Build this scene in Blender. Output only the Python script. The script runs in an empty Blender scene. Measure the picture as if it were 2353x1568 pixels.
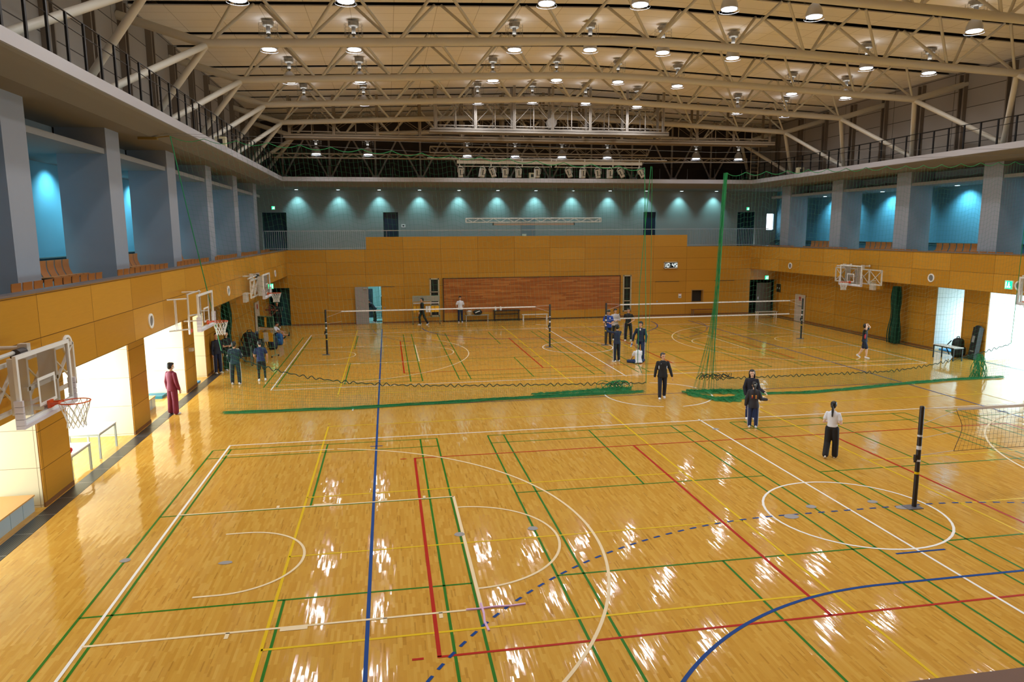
import bpy, bmesh, math, random
import numpy as np
from mathutils import Vector, Matrix
random.seed(7)
PI = math.pi
SC = bpy.context.scene
COL = SC.collection
# ------------------------------------------------------------ camera
CX, CY, CZ = 4.5112, -12.815, 5.8566
YAW, PITCH, ROLL, FPX = 0.1714, -0.1515, -0.006, 1634.53
IW, IH = 2353, 1568
_f = Vector((math.sin(YAW)*math.cos(PITCH), math.cos(YAW)*math.cos(PITCH), math.sin(PITCH)))
_r0 = Vector((math.cos(YAW), -math.sin(YAW), 0)); _u0 = _r0.cross(_f)
_r = math.cos(ROLL)*_r0 + math.sin(ROLL)*_u0; _u = -math.sin(ROLL)*_r0 + math.cos(ROLL)*_u0
cam = bpy.data.objects.new('camera', bpy.data.cameras.new('camera')); COL.objects.link(cam)
cam.matrix_world = Matrix(((_r.x, _u.x, -_f.x, CX), (_r.y, _u.y, -_f.y, CY), (_r.z, _u.z, -_f.z, CZ), (0, 0, 0, 1)))
cam.data.sensor_width = 36; cam.data.lens = 36*FPX/IW; cam.data.clip_start = .1; cam.data.clip_end = 300
SC.camera = cam
def at(px, py, ax, val):          # where the sight line of a photo pixel meets the plane axis=val
    d = _f + _r*((px-IW/2)/FPX) - _u*((py-IH/2)/FPX)
    o = Vector((CX, CY, CZ)); return o + d*((val-o[ax])/d[ax])
def fl(px, py): return at(px, py, 2, 0.0)
# ------------------------------------------------------------ render look, daylight, exposure
SC.view_settings.view_transform = 'Standard'; SC.view_settings.look = 'None'
SC.view_settings.exposure = 0.0; SC.view_settings.gamma = 1.0
W = bpy.data.worlds.new('sky'); SC.world = W; W.use_nodes = True
_b = W.node_tree.nodes['Background']; _b.inputs[0].default_value = (.78, .92, 1, 1); _b.inputs[1].default_value = 3.0
LAMP_W = 62; LAMP_LOW = 34; LAMP_UP = 3.8; SPOT_W = 190; SPOT_SIDE = 300; DAY_W = 320
def area(name, loc, direction, sx, sy, power, color, shape='RECTANGLE', spread=PI):
    l = bpy.data.lights.new(name, 'AREA'); l.shape = shape; l.size = sx
    if shape in ('RECTANGLE', 'ELLIPSE'): l.size_y = sy
    l.energy = power; l.color = color; l.spread = spread
    o = bpy.data.objects.new(name, l); COL.objects.link(o); o.location = loc
    o.rotation_euler = Vector(direction).to_track_quat('-Z', 'Y').to_euler(); return o
# daylight coming in through the glazed recesses of both long sides
for (y0, y1) in ((-7.3, -2.2), (-1.6, 3.4), (5.0, 9.2), (10.7, 14.8), (16.3, 17.9)):
    area('daylight_left', (-5.55, (y0+y1)/2, 1.55), (1, 0, -.12), (y1-y0)-.1, 2.9, DAY_W*(y1-y0)/4*(.8 if y0 < 4 else 1.4), (.93, .97, 1))
for (y0, y1) in ((-7.3, -2.2), (-1.6, 3.4), (5.0, 9.2), (10.7, 14.7)):
    area('daylight_right', (33.45, (y0+y1)/2, 1.3), (-1, 0, -.12), (y1-y0)-.1, 2.4, DAY_W*1.7*(y1-y0)/4, (.62, .88, 1))
area('daylight_right', (33.45, 17.2, 1.2), (-1, 0, -.1), 1.0, 2.2, DAY_W*.3, (.62, .88, 1))
# ------------------------------------------------------------ materials
def lin(c):
    return tuple((x/12.92 if x <= .04045 else ((x+.055)/1.055)**2.4) for x in [v/255 for v in c]) + (1,)
MATS = {}
def mat(name, rgb, rough=.6, metal=0, spec=.5, noise=0, nscale=8, emit=None, es=0, alpha=1, trans=0, coat=0):
    if name in MATS: return MATS[name]
    m = bpy.data.materials.new(name); m.use_nodes = True; nt = m.node_tree; b = nt.nodes['Principled BSDF']
    c = lin(rgb); b.inputs['Base Color'].default_value = c
    b.inputs['Roughness'].default_value = rough; b.inputs['Metallic'].default_value = metal
    b.inputs['Specular IOR Level'].default_value = spec; b.inputs['Alpha'].default_value = alpha
    b.inputs['Transmission Weight'].default_value = trans; b.inputs['Coat Weight'].default_value = coat
    if emit: b.inputs['Emission Color'].default_value = lin(emit); b.inputs['Emission Strength'].default_value = es
    if noise:
        tc = nt.nodes.new('ShaderNodeTexCoord'); n = nt.nodes.new('ShaderNodeTexNoise'); n.inputs['Scale'].default_value = nscale; n.inputs['Detail'].default_value = 4
        mx = nt.nodes.new('ShaderNodeMix'); mx.data_type = 'RGBA'
        mx.inputs[6].default_value = tuple(v*(1-noise) for v in c[:3])+(1,); mx.inputs[7].default_value = tuple(min(1, v*(1+noise)) for v in c[:3])+(1,)
        nt.links.new(tc.outputs['Object'], n.inputs['Vector']); nt.links.new(n.outputs['Fac'], mx.inputs[0]); nt.links.new(mx.outputs[2], b.inputs['Base Color'])
    MATS[name] = m; return m
class NT:                          # tiny node helper
    def __init__(s, name):
        s.m = bpy.data.materials.new(name); s.m.use_nodes = True; s.t = s.m.node_tree; s.b = s.t.nodes['Principled BSDF']
        g = s.t.nodes.new('ShaderNodeNewGeometry'); sp = s.t.nodes.new('ShaderNodeSeparateXYZ'); s.t.links.new(g.outputs['Position'], sp.inputs[0]); s.P = g.outputs['Position']; s.x, s.y, s.z = sp.outputs
    def l(s, a, b): s.t.links.new(a, b)
    def math(s, op, a, b=None, c=None):
        n = s.t.nodes.new('ShaderNodeMath'); n.operation = op
        for i, v in enumerate((a, b, c)):
            if v is None: continue
            if isinstance(v, (int, float)): n.inputs[i].default_value = v
            else: s.l(v, n.inputs[i])
        return n.outputs[0]
    def comb(s, x, y, z=0):
        n = s.t.nodes.new('ShaderNodeCombineXYZ')
        for i, v in enumerate((x, y, z)):
            if isinstance(v, (int, float)): n.inputs[i].default_value = v
            else: s.l(v, n.inputs[i])
        return n.outputs[0]
    def wn(s, vec):
        n = s.t.nodes.new('ShaderNodeTexWhiteNoise'); n.noise_dimensions = '3D'; s.l(vec, n.inputs['Vector']); return n.outputs['Value']
    def noise(s, vec, scale, detail=3, rough=.5):
        n = s.t.nodes.new('ShaderNodeTexNoise'); n.inputs['Scale'].default_value = scale; n.inputs['Detail'].default_value = detail; n.inputs['Roughness'].default_value = rough; s.l(vec, n.inputs['Vector']); return n.outputs['Fac']
    def mix(s, f, a, b):
        n = s.t.nodes.new('ShaderNodeMix'); n.data_type = 'RGBA'
        if isinstance(f, (int, float)): n.inputs[0].default_value = f
        else: s.l(f, n.inputs[0])
        for i, v in ((6, a), (7, b)):
            if isinstance(v, tuple): n.inputs[i].default_value = v
            else: s.l(v, n.inputs[i])
        return n.outputs[2]
    def ramp(s, f, stops):
        n = s.t.nodes.new('ShaderNodeValToRGB'); s.l(f, n.inputs[0]); e = n.color_ramp.elements
        while len(e) < len(stops): e.new(.5)
        for i, (p, c) in enumerate(stops): e[i].position = p; e[i].color = c
        return n.outputs[0]
    def bump(s, h, strength=.2, dist=.01):
        n = s.t.nodes.new('ShaderNodeBump'); n.inputs['Strength'].default_value = strength; n.inputs['Distance'].default_value = dist; s.l(h, n.inputs['Height']); return n.outputs[0]
def seam(k, coord, o, d, w):       # 1 near multiples of d
    a = k.math('FRACT', k.math('DIVIDE', k.math('SUBTRACT', coord, o), d))
    return k.math('GREATER_THAN', k.math('ABSOLUTE', k.math('SUBTRACT', a, .5)), .5-w/d/2)
def cell(k, coord, o, d): return k.math('FLOOR', k.math('DIVIDE', k.math('SUBTRACT', coord, o), d))
def panel_mat(name, axis, u0, du, v0, dv, c0, c1, seamc, w=.014, rough=.38, grain=True, vaxis='z'):
    k = NT(name); u = {'x': k.x, 'y': k.y, 's': k.math('ADD', k.x, k.y)}[axis]; v = k.z if vaxis == 'z' else k.y
    r = k.wn(k.comb(cell(k, u, u0, du), cell(k, v, v0, dv), 3.3))
    col = k.mix(r, c0, c1)
    if grain:
        g = k.noise(k.comb(k.math('MULTIPLY', u, .7), k.math('MULTIPLY', v, 9)), 3, 5)
        col = k.mix(k.math('MULTIPLY', g, .35), col, tuple(x*.62 for x in c0[:3])+(1,))
    sm = k.math('MAXIMUM', seam(k, u, u0, du, w), seam(k, v, v0, dv, w))
    col = k.mix(sm, col, seamc); k.l(col, k.b.inputs['Base Color']); k.b.inputs['Roughness'].default_value = rough
    k.b.inputs['Specular IOR Level'].default_value = .35
    return k.m
WOOD0, WOOD1, SEAMC = lin((190, 134, 38)), lin((200, 144, 48)), lin((92, 56, 14))
M_far = panel_mat('far_wall_panels', 'x', -1.82, 2.445, .004, .8037, WOOD0, WOOD1, SEAMC)
M_band = panel_mat('balcony_band_panels', 'y', 1.38, 2.43, 3.21, .79, WOOD0, lin((208, 152, 54)), SEAMC)
M_side = panel_mat('side_wall_panels', 's', .6, 2.45, .002, .84, WOOD0, WOOD1, SEAMC)
M_daylit = panel_mat('daylit_recess_panels', 's', .4, 3.1, .05, .84, lin((222, 206, 168)), lin((226, 211, 176)), lin((150, 132, 96)), .012, .5, False)  # wood recess faces coloured pale, daylight glare put into the colour
M_daylit_cool = panel_mat('cool_daylit_recess_panels', 's', .4, 3.1, .05, .84, lin((206, 214, 212)), lin((210, 218, 216)), lin((150, 152, 146)), .012, .5, False)  # bluish copy for the right side, cool daylight tint painted in
M_ceil = panel_mat('ceiling_panels', 'x', .5, 1.5, 0, .9, lin((242, 237, 231)), lin((246, 241, 235)), lin((196, 188, 178)), .02, .8, False, 'y')
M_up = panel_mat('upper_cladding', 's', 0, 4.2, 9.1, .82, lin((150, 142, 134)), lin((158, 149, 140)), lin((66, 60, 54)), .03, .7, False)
def floor_mat():
    k = NT('strip_floor')
    xi = cell(k, k.x, 0, .045); off = k.wn(k.comb(xi, 7.1)); yl = k.math('ADD', k.math('DIVIDE', k.y, .34), k.math('MULTIPLY', off, 9))
    yi = k.math('FLOOR', yl); r = k.wn(k.comb(xi, yi, 1.7)); r2 = k.wn(k.comb(xi, yi, 9.2))
    base = k.ramp(r, [(0, lin((203, 152, 62))), (.35, lin((209, 159, 67))), (.7, lin((215, 167, 74))), (1, lin((221, 176, 84)))])
    sub = k.wn(k.comb(k.math('FLOOR', k.math('DIVIDE', k.x, .0253)), k.math('FLOOR', k.math('ADD', k.math('DIVIDE', k.y, .24), k.math('MULTIPLY', off, 5))), 4.4))
    dark = k.math('GREATER_THAN', sub, .962)
    base = k.mix(k.math('MULTIPLY', dark, .34), base, lin((126, 78, 26)))
    gr = k.noise(k.comb(k.math('MULTIPLY', k.x, 16), k.math('MULTIPLY', k.y, .8)), 6, 4)
    base = k.mix(k.math('MULTIPLY', gr, .28), base, lin((170, 118, 40)))
    big = k.noise(k.P, .25, 2); base = k.mix(k.math('MULTIPLY', big, .18), base, lin((184, 128, 44)))
    k.l(base, k.b.inputs['Base Color'])
    k.b.inputs['Roughness'].default_value = .07
    k.b.inputs['Specular IOR Level'].default_value = .28
    wob = k.math('MULTIPLY', k.math('SUBTRACT', k.noise(k.comb(k.math('MULTIPLY', k.x, 12), k.math('MULTIPLY', k.y, 1.3)), 1.0, 2), .5), 1.0)
    bn = k.bump(wob, .09, .02); ad = k.t.nodes.new('ShaderNodeVectorMath'); ad.operation = 'ADD'; k.l(bn, ad.inputs[0])
    k.l(k.comb(k.math('MULTIPLY', k.math('SUBTRACT', r2, .5), .026), k.math('MULTIPLY', k.math('SUBTRACT', r, .5), .02), 0), ad.inputs[1])
    nm = k.t.nodes.new('ShaderNodeVectorMath'); nm.operation = 'NORMALIZE'; k.l(ad.outputs[0], nm.inputs[0]); k.l(nm.outputs[0], k.b.inputs['Normal']); return k.m
M_floor = floor_mat()
def glass_mat(name, tint, fac):
    m = bpy.data.materials.new(name); m.use_nodes = True; t = m.node_tree; t.nodes.clear()
    o = t.nodes.new('ShaderNodeOutputMaterial'); a = t.nodes.new('ShaderNodeBsdfTransparent'); a.inputs[0].default_value = tint
    g = t.nodes.new('ShaderNodeBsdfGlossy'); g.inputs['Roughness'].default_value = .05; x = t.nodes.new('ShaderNodeMixShader'); x.inputs[0].default_value = fac
    t.links.new(a.outputs[0], x.inputs[1]); t.links.new(g.outputs[0], x.inputs[2]); t.links.new(x.outputs[0], o.inputs[0]); return m
M_glass = glass_mat('clear_acrylic', (.90, .91, .93, 1), .10)
M_pane = glass_mat('window_glass', (.93, .98, .98, 1), .06)
M_mesh = glass_mat('fine_net_gauze', (.93, .97, .93, 1), .0)
white = mat('white_paint', (232, 232, 228), .4); grey = mat('grey_metal', (150, 152, 152), .4, .3); black = mat('black_matt', (18, 18, 20), .6)
beige = mat('beige_paint', (204, 198, 184), .5, noise=.05, nscale=1.5); blk_metal = mat('black_rail', (26, 24, 24), .4, .4)
plaster = mat('grey_blue_plaster', (146, 150, 158), .85, noise=.03, nscale=3); wallcyan = mat('pale_blue_wall', (92, 150, 176), .85, noise=.03, nscale=2)
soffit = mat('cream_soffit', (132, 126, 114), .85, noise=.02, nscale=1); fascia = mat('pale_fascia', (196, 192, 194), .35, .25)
dkteal = mat('dark_teal_door', (22, 52, 62), .5); darkdoor = mat('dark_door', (40, 40, 38), .5); steel = mat('steel', (196, 200, 202), .3, .7)
orange = mat('orange_rim', (214, 84, 30), .4); cream = mat('cream_tape', (236, 214, 172), .4, spec=.15); lwhite = mat('white_line_paint', (240, 238, 232), .35, spec=.2)
lgreen = mat('green_line_paint', (38, 114, 16), .4, spec=.12); lyel = mat('yellow_line_paint', (222, 184, 10), .4, spec=.12); lred = mat('red_line_paint', (176, 30, 4), .4, spec=.12); lblue = mat('blue_line_paint', (4, 62, 132), .4, spec=.12)
lpurp = mat('dark_blue_line_paint', (50, 48, 100), .3); ltape = mat('grey_tape', (150, 146, 144), .5); llil = mat('lilac_tape', (214, 172, 208), .5)
basebd = mat('brown_baseboard', (128, 82, 40), .5); seatwood = mat('orange_plywood', (180, 118, 60), .35, noise=.12, nscale=3); netg = mat('green_net_cord', (16, 128, 66), .7); netdk = mat('dark_green_rope', (12, 44, 34), .7)
spillow = mat('lamp_shade_grey', (186, 188, 194), .35, .5)
lampdisc = mat('lit_lamp_glass', (255, 255, 255), .5, emit=(236, 240, 255), es=14)
spotdisc = mat('lit_downlight', (255, 255, 255), .5, emit=(210, 240, 255), es=12)
skin = mat('skin', (206, 158, 128), .55); skin2 = mat('pale_skin', (226, 184, 160), .55); hairb = mat('black_hair', (18, 16, 18), .45); shoew = mat('white_shoe', (232, 234, 238), .5)
# ------------------------------------------------------------ geometry helpers
ORG = {}
class MB:
    def __init__(s): s.v = []; s.f = []
    def add(s, v, f):
        n = len(s.v); s.v += [tuple(p) for p in v]; s.f += [tuple(i+n for i in q) for q in f]; return s
    def box(s, x0, y0, z0, x1, y1, z1):
        return s.add([(x, y, z) for z in (z0, z1) for y in (y0, y1) for x in (x0, x1)], [(0, 2, 3, 1), (4, 5, 7, 6), (0, 1, 5, 4), (2, 6, 7, 3), (0, 4, 6, 2), (1, 3, 7, 5)])
    def obox(s, c, size, m=None):
        a, b, d = [q/2 for q in size]; P = [Vector((x, y, z)) for z in (-d, d) for y in (-b, b) for x in (-a, a)]
        if m is not None: P = [m @ p for p in P]
        return s.add([p+Vector(c) for p in P], [(0, 2, 3, 1), (4, 5, 7, 6), (0, 1, 5, 4), (2, 6, 7, 3), (0, 4, 6, 2), (1, 3, 7, 5)])
    def bar(s, p, q, w, h, up=(0, 0, 1)):
        p, q = Vector(p), Vector(q); d = (q-p); L = d.length; d.normalize(); a = d.cross(Vector(up))
        if a.length < 1e-4: a = d.cross(Vector((1, 0, 0)))
        a.normalize(); b = a.cross(d); m = Matrix((a, d, b)).transposed(); return s.obox((p+q)/2, (w, L, h), m)
    def tube(s, p, q, r, r2=None, n=8, caps=True):
        p, q = Vector(p), Vector(q); r2 = r if r2 is None else r2; d = (q-p)
        if d.length < 1e-6: return s
        d.normalize(); a = d.orthogonal().normalized(); b = d.cross(a); V = []
        for c, rr in ((p, r), (q, r2)):
            for i in range(n): t = 2*PI*i/n; V.append(c+(a*math.cos(t)+b*math.sin(t))*rr)
        F = [(i, (i+1) % n, n+(i+1) % n, n+i) for i in range(n)]
        if caps: F += [tuple(range(n-1, -1, -1)), tuple(range(n, 2*n))]
        return s.add(V, F)
    def path(s, pts, r, n=6, close=False):
        pts = [Vector(p) for p in pts]; N = len(pts); V = []; prev = None
        for i, p in enumerate(pts):
            if close: d = pts[(i+1) % N]-pts[i-1]
            else: d = pts[min(i+1, N-1)]-pts[max(i-1, 0)]
            d.normalize(); a = (prev - d*prev.dot(d)) if prev else d.orthogonal()
            if a.length < 1e-5: a = d.orthogonal()
            a.normalize(); prev = a; b = d.cross(a); rr = r[i] if isinstance(r, (list, tuple)) else r
            for k in range(n): t = 2*PI*k/n; V.append(p+(a*math.cos(t)+b*math.sin(t))*rr)
        F = []
        for i in range(N if close else N-1):
            j = (i+1) % N
            for k in range(n): F.append((i*n+k, i*n+(k+1) % n, j*n+(k+1) % n, j*n+k))
        if not close: F += [tuple(range(n-1, -1, -1)), tuple(range((N-1)*n, N*n))]
        return s.add(V, F)
    def ell(s, c, r, n=12, m=8, rot=None, z0=-1, z1=1, pw=1):
        c = Vector(c); r = (r, r, r) if isinstance(r, (int, float)) else r; V = []; F = []
        for j in range(m+1):
            ph = math.asin(max(-1, min(1, z0)))+(math.asin(z1)-math.asin(z0))*j/m
            for i in range(n):
                t = 2*PI*i/n; p = Vector((math.cos(ph)*math.cos(t)*r[0], math.cos(ph)*math.sin(t)*r[1], math.sin(ph)*r[2]))
                if pw != 1: p = Vector([math.copysign(abs(p[q]/r[q])**pw*r[q], p[q]) if r[q] else 0 for q in range(3)])
                if rot is not None: p = rot @ p
                V.append(c+p)
        for j in range(m):
            for i in range(n): F.append((j*n+i, j*n+(i+1) % n, (j+1)*n+(i+1) % n, (j+1)*n+i))
        F += [tuple(range(n-1, -1, -1)), tuple(range(m*n, (m+1)*n))]
        return s.add(V, F)
    def lathe(s, c, prof, n=16, ax='z', cap=True):
        c = Vector(c); V = []
        for (r, h) in prof:
            for i in range(n):
                t = 2*PI*i/n; a, b = r*math.cos(t), r*math.sin(t)
                V.append(c+(Vector((a, b, h)) if ax == 'z' else Vector((h, a, b)) if ax == 'x' else Vector((a, h, b))))
        F = [(j*n+i, j*n+(i+1) % n, (j+1)*n+(i+1) % n, (j+1)*n+i) for j in range(len(prof)-1) for i in range(n)]
        if cap: F += [tuple(range(n-1, -1, -1)), tuple(range((len(prof)-1)*n, len(prof)*n))]
        return s.add(V, F)
    def strip(s, a, b, w, z=.0015, h=.002):       # a painted line on the floor
        a, b = Vector((a[0], a[1], 0)), Vector((b[0], b[1], 0)); d = (b-a).normalized(); n = Vector((-d.y, d.x, 0))*w/2
        return s.add([a+n+Vector((0, 0, z)), a-n+Vector((0, 0, z)), b-n+Vector((0, 0, z)), b+n+Vector((0, 0, z))], [(0, 1, 2, 3)])
    def arc(s, c, r, a0, a1, w, z=.0015, n=48):
        V = []
        for i in range(n+1):
            t = math.radians(a0+(a1-a0)*i/n)
            for rr in (r-w/2, r+w/2): V.append((c[0]+rr*math.cos(t), c[1]+rr*math.sin(t), z))
        return s.add(V, [(2*i, 2*i+1, 2*i+3, 2*i+2) for i in range(n)])
    def done(s, name, m, parent=None, smooth=False, local=False, recalc=True):
        me = bpy.data.meshes.new(name); o0 = Vector((0, 0, 0))
        if parent is not None and not local: o0 = ORG.get(parent.name, o0)
        me.from_pydata([tuple(Vector(p)-o0) for p in s.v] if o0.length else s.v, [], s.f)
        if recalc:
            bm = bmesh.new(); bm.from_mesh(me); bmesh.ops.recalc_face_normals(bm, faces=bm.faces); bm.to_mesh(me); bm.free()
        if isinstance(m, str): m = MATS[m]
        me.materials.append(m)
        if smooth:
            me.polygons.foreach_set('use_smooth', [True]*len(me.polygons))
            try: me.set_sharp_from_angle(angle=math.radians(50))
            except Exception: pass
        o = bpy.data.objects.new(name, me); COL.objects.link(o)
        if parent is not None: o.parent = parent; ORG[o.name] = Vector(o0)
        return o
def tag(o, label, cat, group=None, kind=None):
    o['label'] = label; o['category'] = cat
    if group: o['group'] = group
    if kind: o['kind'] = kind
    return o
def thing(name, label, cat, loc=(0, 0, 0), rz=0, group=None):
    o = bpy.data.objects.new(name, None); COL.objects.link(o); o.location = loc; o.rotation_euler = (0, 0, rz); o.empty_display_size = .1
    ORG[o.name] = Vector(loc); return tag(o, label, cat, group)
def struct(mb, name, m, smooth=False, recalc=True, parent=None):
    o = mb.done(name, m, parent, smooth, recalc=recalc)
    if parent is None: o['kind'] = 'structure'
    return o
def dup(root, loc, rz=0, label=None, group=None, sc=None):
    def cp(o, par):
        c = o.copy(); COL.objects.link(c); c.parent = par
        for ch in o.children: cp(ch, c)
        return c
    r = cp(root, None); r.location = loc; r.rotation_euler = (0, 0, rz)
    if label: r['label'] = label
    if group: r['group'] = group
    if sc: r.scale = sc
    return r
ORD = ['first', 'second', 'third', 'fourth', 'fifth', 'sixth', 'seventh', 'eighth', 'ninth', 'tenth', 'eleventh', 'twelfth', 'thirteenth', 'fourteenth', 'fifteenth']
# ============================================================ THE SETTING
XL, XR, YF, YN, YB = -3.0, 31.0, 34.3, -14.6, 38.3
BL, BR = -1.8, 29.87
floor = struct(MB().box(-6.2, YN, -.12, 34.2, YF+.3, 0), 'floor', M_floor)
def fpart(mb, name, m, label=None):
    o = mb.done(name, m, floor, recalc=False)
    if label: o['label'] = label
    return o
# --- court markings, painted on the floor
w_ = MB(); WL = .05
for yc, lo in ((0, -7.5), (22.2, 14.7)):
    hi = yc+7.5
    w_.strip((0, lo), (0, hi), WL, .004); w_.strip((28, lo), (28, hi), WL, .004)
    w_.strip((-.025, hi), (28.03, hi), WL, .004); w_.strip((-.025, lo), (28.03, lo), WL, .004); w_.strip((14, lo-.15), (14, hi+.15), WL, .004); w_.arc((14, yc), 1.8, 0, 360, WL, .0043)
w_.arc((14.05, 11.25), 1.93, 20, 78, .05, .004); w_.arc((14.05, 11.25), 1.93, 100, 255, .05, .004); w_.arc((14.05, 11.25), 1.93, 275, 360, .05, .004)
for p in ((3.2, 10.9), (24.3, 10.9)): w_.strip(p, (p[0], p[1]+.45), .05, .004)
fpart(w_, 'court_line', lwhite, 'white basketball court lines')
c_ = MB()
for yc in (0, 22.2):
    for s, x0 in ((1, 0), (-1, 28)):
        X = lambda v: x0+s*v
        for q in (-2.45, 2.45):
            c_.strip((X(0), yc+q), (X(5.8), yc+q), .05, .005)
            for t in (2.0, 4.3, 5.15): c_.strip((X(t), yc+q), (X(t), yc+q+.16*(1 if q > 0 else -1)), .06, .005)
            c_.strip((X(2.75), yc+q+.05*(1 if q > 0 else -1)), (X(3.15), yc+q+.05*(1 if q > 0 else -1)), .1, .0052)
            c_.strip((X(0), yc+q/2.45*6.6), (X(2.9), yc+q/2.45*6.6), .05, .005)
        c_.strip((X(5.8), yc-2.47), (X(5.8), yc+2.47), .06, .005)
        a = 0 if s > 0 else 180
        c_.arc((X(5.8), yc), 1.8, a-90, a+90, .05, .0053); c_.arc((X(1.575), yc), 1.25, a-90, a+90, .05, .0053)
        for q in (-1.25, 1.25): c_.strip((X(1.2), yc+q), (X(1.575), yc+q), .05, .0053)
        c_.arc((X(1.575), yc), 6.75, a-78.0, a+78.0, .055, .0056, 90)
fpart(c_, 'court_line', cream, 'cream taped basketball keys and arcs')
g_ = MB(); GL = .045
for lo, hi, s0, s1 in ((-6.3, 7.11, 2.42, -1.6), (15.27, 28.8, 24.05, 19.95)):
    for i, (a, b) in enumerate(((-.36, 5.74), (7.22, 13.32), (14.79, 20.86), (22.35, 28.42))):
        for x in (a, a+.47, b-.47, b): g_.strip((x, lo), (x, hi), GL, .0025)
        for y in (lo, lo+.75, s1, s0, hi-.75, hi): g_.strip((a, y), (b, y), GL, .0025)
        m = (a+b)/2; g_.strip((m, s0), (m, hi), GL, .0025); g_.strip((m, lo), (m, s1), GL, .0025)
fpart(g_, 'court_line', lgreen, 'green badminton court lines')
y_ = MB()
for yc in (0, 22.4):
    for x0, x1 in ((2.56, 11.5), (16.55, 25.5)):
        for x in (x0, x1): y_.strip((x, yc-9), (x, yc+9), .05, .003)
        for y in (-9, -3, 0, 3, 9): y_.strip((x0, yc+y), (x1, yc+y), .05 if abs(y) > 0 else .045, .003)
        for x in (x0, x1): y_.strip((x, yc+(9.25 if yc == 0 else -9.25)), (x, yc+(9.35 if yc == 0 else -9.35)), .07, .003)
fpart(y_, 'court_line', lyel, 'yellow volleyball court lines')
r_ = MB()
for y0, y1 in ((-3.62, 5.38), (17.04, 26.05)):
    for x in (5.05, 11.06, 17.0, 23.0): r_.strip((x, y0), (x, y1), .06, .0035)
    for y in (y0, y1): r_.strip((5.02, y), (23.03, y), .05, .0035); r_.strip((4.67, y), (4.83, y), .05, .0035)
fpart(r_, 'court_line', lred, 'red court lines')
b_ = MB()
for x in (4.04, 24.06): b_.strip((x, -8.9), (x, 31.4), .06, .0045); b_.strip((x-.17, 6.67), (x+.17, 6.67), .05, .0045)
b_.strip((13.5, -1.92), (14.52, -1.92), .05, .0045)
for gy, s in ((-8.9, 1), (31.5, -1)):
    a = 90*s
    b_.arc((12.5, gy), 6, a, a+90*s, .06, .0045); b_.arc((15.5, gy), 6, a-90*s, a, .06, .0045); b_.strip((12.5, gy+6*s), (15.5, gy+6*s), .06, .0045)
    for i in range(0, 46):                      # the dashed nine metre line
        for cx, d in ((12.5, 1), (15.5, -1)):
            t0 = i*.30/9*1.0; t1 = t0+.15/9
            if t1 < PI/2: b_.arc((cx, gy), 9, a+d*s*math.degrees(t0), a+d*s*math.degrees(t1), .05, .0045, 3)
    for i in range(10): b_.strip((12.65+.3*i, gy+9*s), (12.8+.3*i, gy+9*s), .05, .0045)
fpart(b_, 'court_line', lblue, 'blue handball court lines, one dashed')
p_ = MB(); p_.strip((4.0, 11.25), (24.1, 11.25), .05, .0028); fpart(p_, 'court_line', lpurp, 'dark blue halfway line')
t_ = MB()
for p, sx, sy in (((12.58, .01), .3, .25), ((13.29, .42), .22, .2), ((14.76, .43), .22, .18), ((14.02, 6.49), .22, .16), ((15.2, .02), .36, .22), ((5.73, .4), .2, .2), ((7.2, .41), .2, .2), ((-.36, .39), .18, .18), ((1.46, -.04), .24, .14)):
    t_.add([(p[0]+sx/2*math.cos(k*PI/5+.2)*(1+.1*(k % 2)), p[1]+sy/2*math.sin(k*PI/5+.2), .0062) for k in range(10)], [tuple(range(10))])
fpart(t_, 'tape_patch', ltape, 'grey tape and covers over the post sockets')
t_ = MB(); t_.path([(5.55, -2.45, .007), (5.75, -2.46, .007), (6.0, -2.44, .007), (6.25, -2.46, .007), (6.5, -2.44, .007)], .022, 4); t_.path([(5.8, -2.3, .007), (5.81, -2.6, .007), (5.79, -2.85, .007), (5.82, -3.1, .007)], .022, 4)
fpart(t_, 'tape_patch', llil, 'lilac tape cross')
# --- dark drainage grilles along both sides
def grille_mat():
    k = NT('floor_grille'); s = seam(k, k.x, 0, .045, .016); t = seam(k, k.y, 0, 1.0, .02)
    c = k.mix(s, lin((74, 78, 80)), lin((28, 30, 32))); c = k.mix(t, c, lin((150, 150, 148))); k.l(c, k.b.inputs['Base Color']); k.b.inputs['Roughness'].default_value = .35; k.b.inputs['Metallic'].default_value = .4; return k.m
M_gr = grille_mat()
fpart(MB().box(-2.95, YN, .0005, -2.6, 18.6, .004), 'drain_grille', M_gr, 'long dark floor grille'); fpart(MB().box(30.6, YN, .0005, 30.8, YF, .004), 'drain_grille', M_gr, 'long dark floor grille')
# --- far wall with the higher middle part
wf = MB()
def wallx(mb, x0, x1, z0, z1, holes, y0=YF, y1=YF+.3):     # wall with rectangular openings, full columns
    xs = sorted({x0, x1, *[h[0] for h in holes], *[h[1] for h in holes]})
    for a, b in zip(xs, xs[1:]):
        zz = [(h[2], h[3]) for h in holes if h[0] <= a+1e-6 and h[1] >= b-1e-6]; z = z0
        for q0, q1 in sorted(zz):
            if q0 > z: mb.box(a, y0, z, b, y1, q0)
            z = q1
        if z < z1: mb.box(a, y0, z, b, y1, z1)
wallx(wf, -3.3, 32.3, 0, 4.83, [(3.2, 4.04, 0, 2.43), (-3.1, -1.72, 0, 2.44), (29.9, 31.95, 0, 2.42), (7.2, 7.8, .42, 2.86), (20.48, 21.06, .42, 2.86), (25.55, 26.35, .95, 1.75)])
wf.box(3.17, YF, 4.83, 25.07, YF+.3, 5.62)
struct(wf, 'wall_far', M_far)
struct(MB().box(-1.7, YF-.02, 0, 3.18, YF-.001, .1).box(4.06, YF-.02, 0, 8.0, YF-.001, .1).box(20.3, YF-.02, 0, 29.9, YF-.001, .1), 'baseboard_far', basebd)
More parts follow.
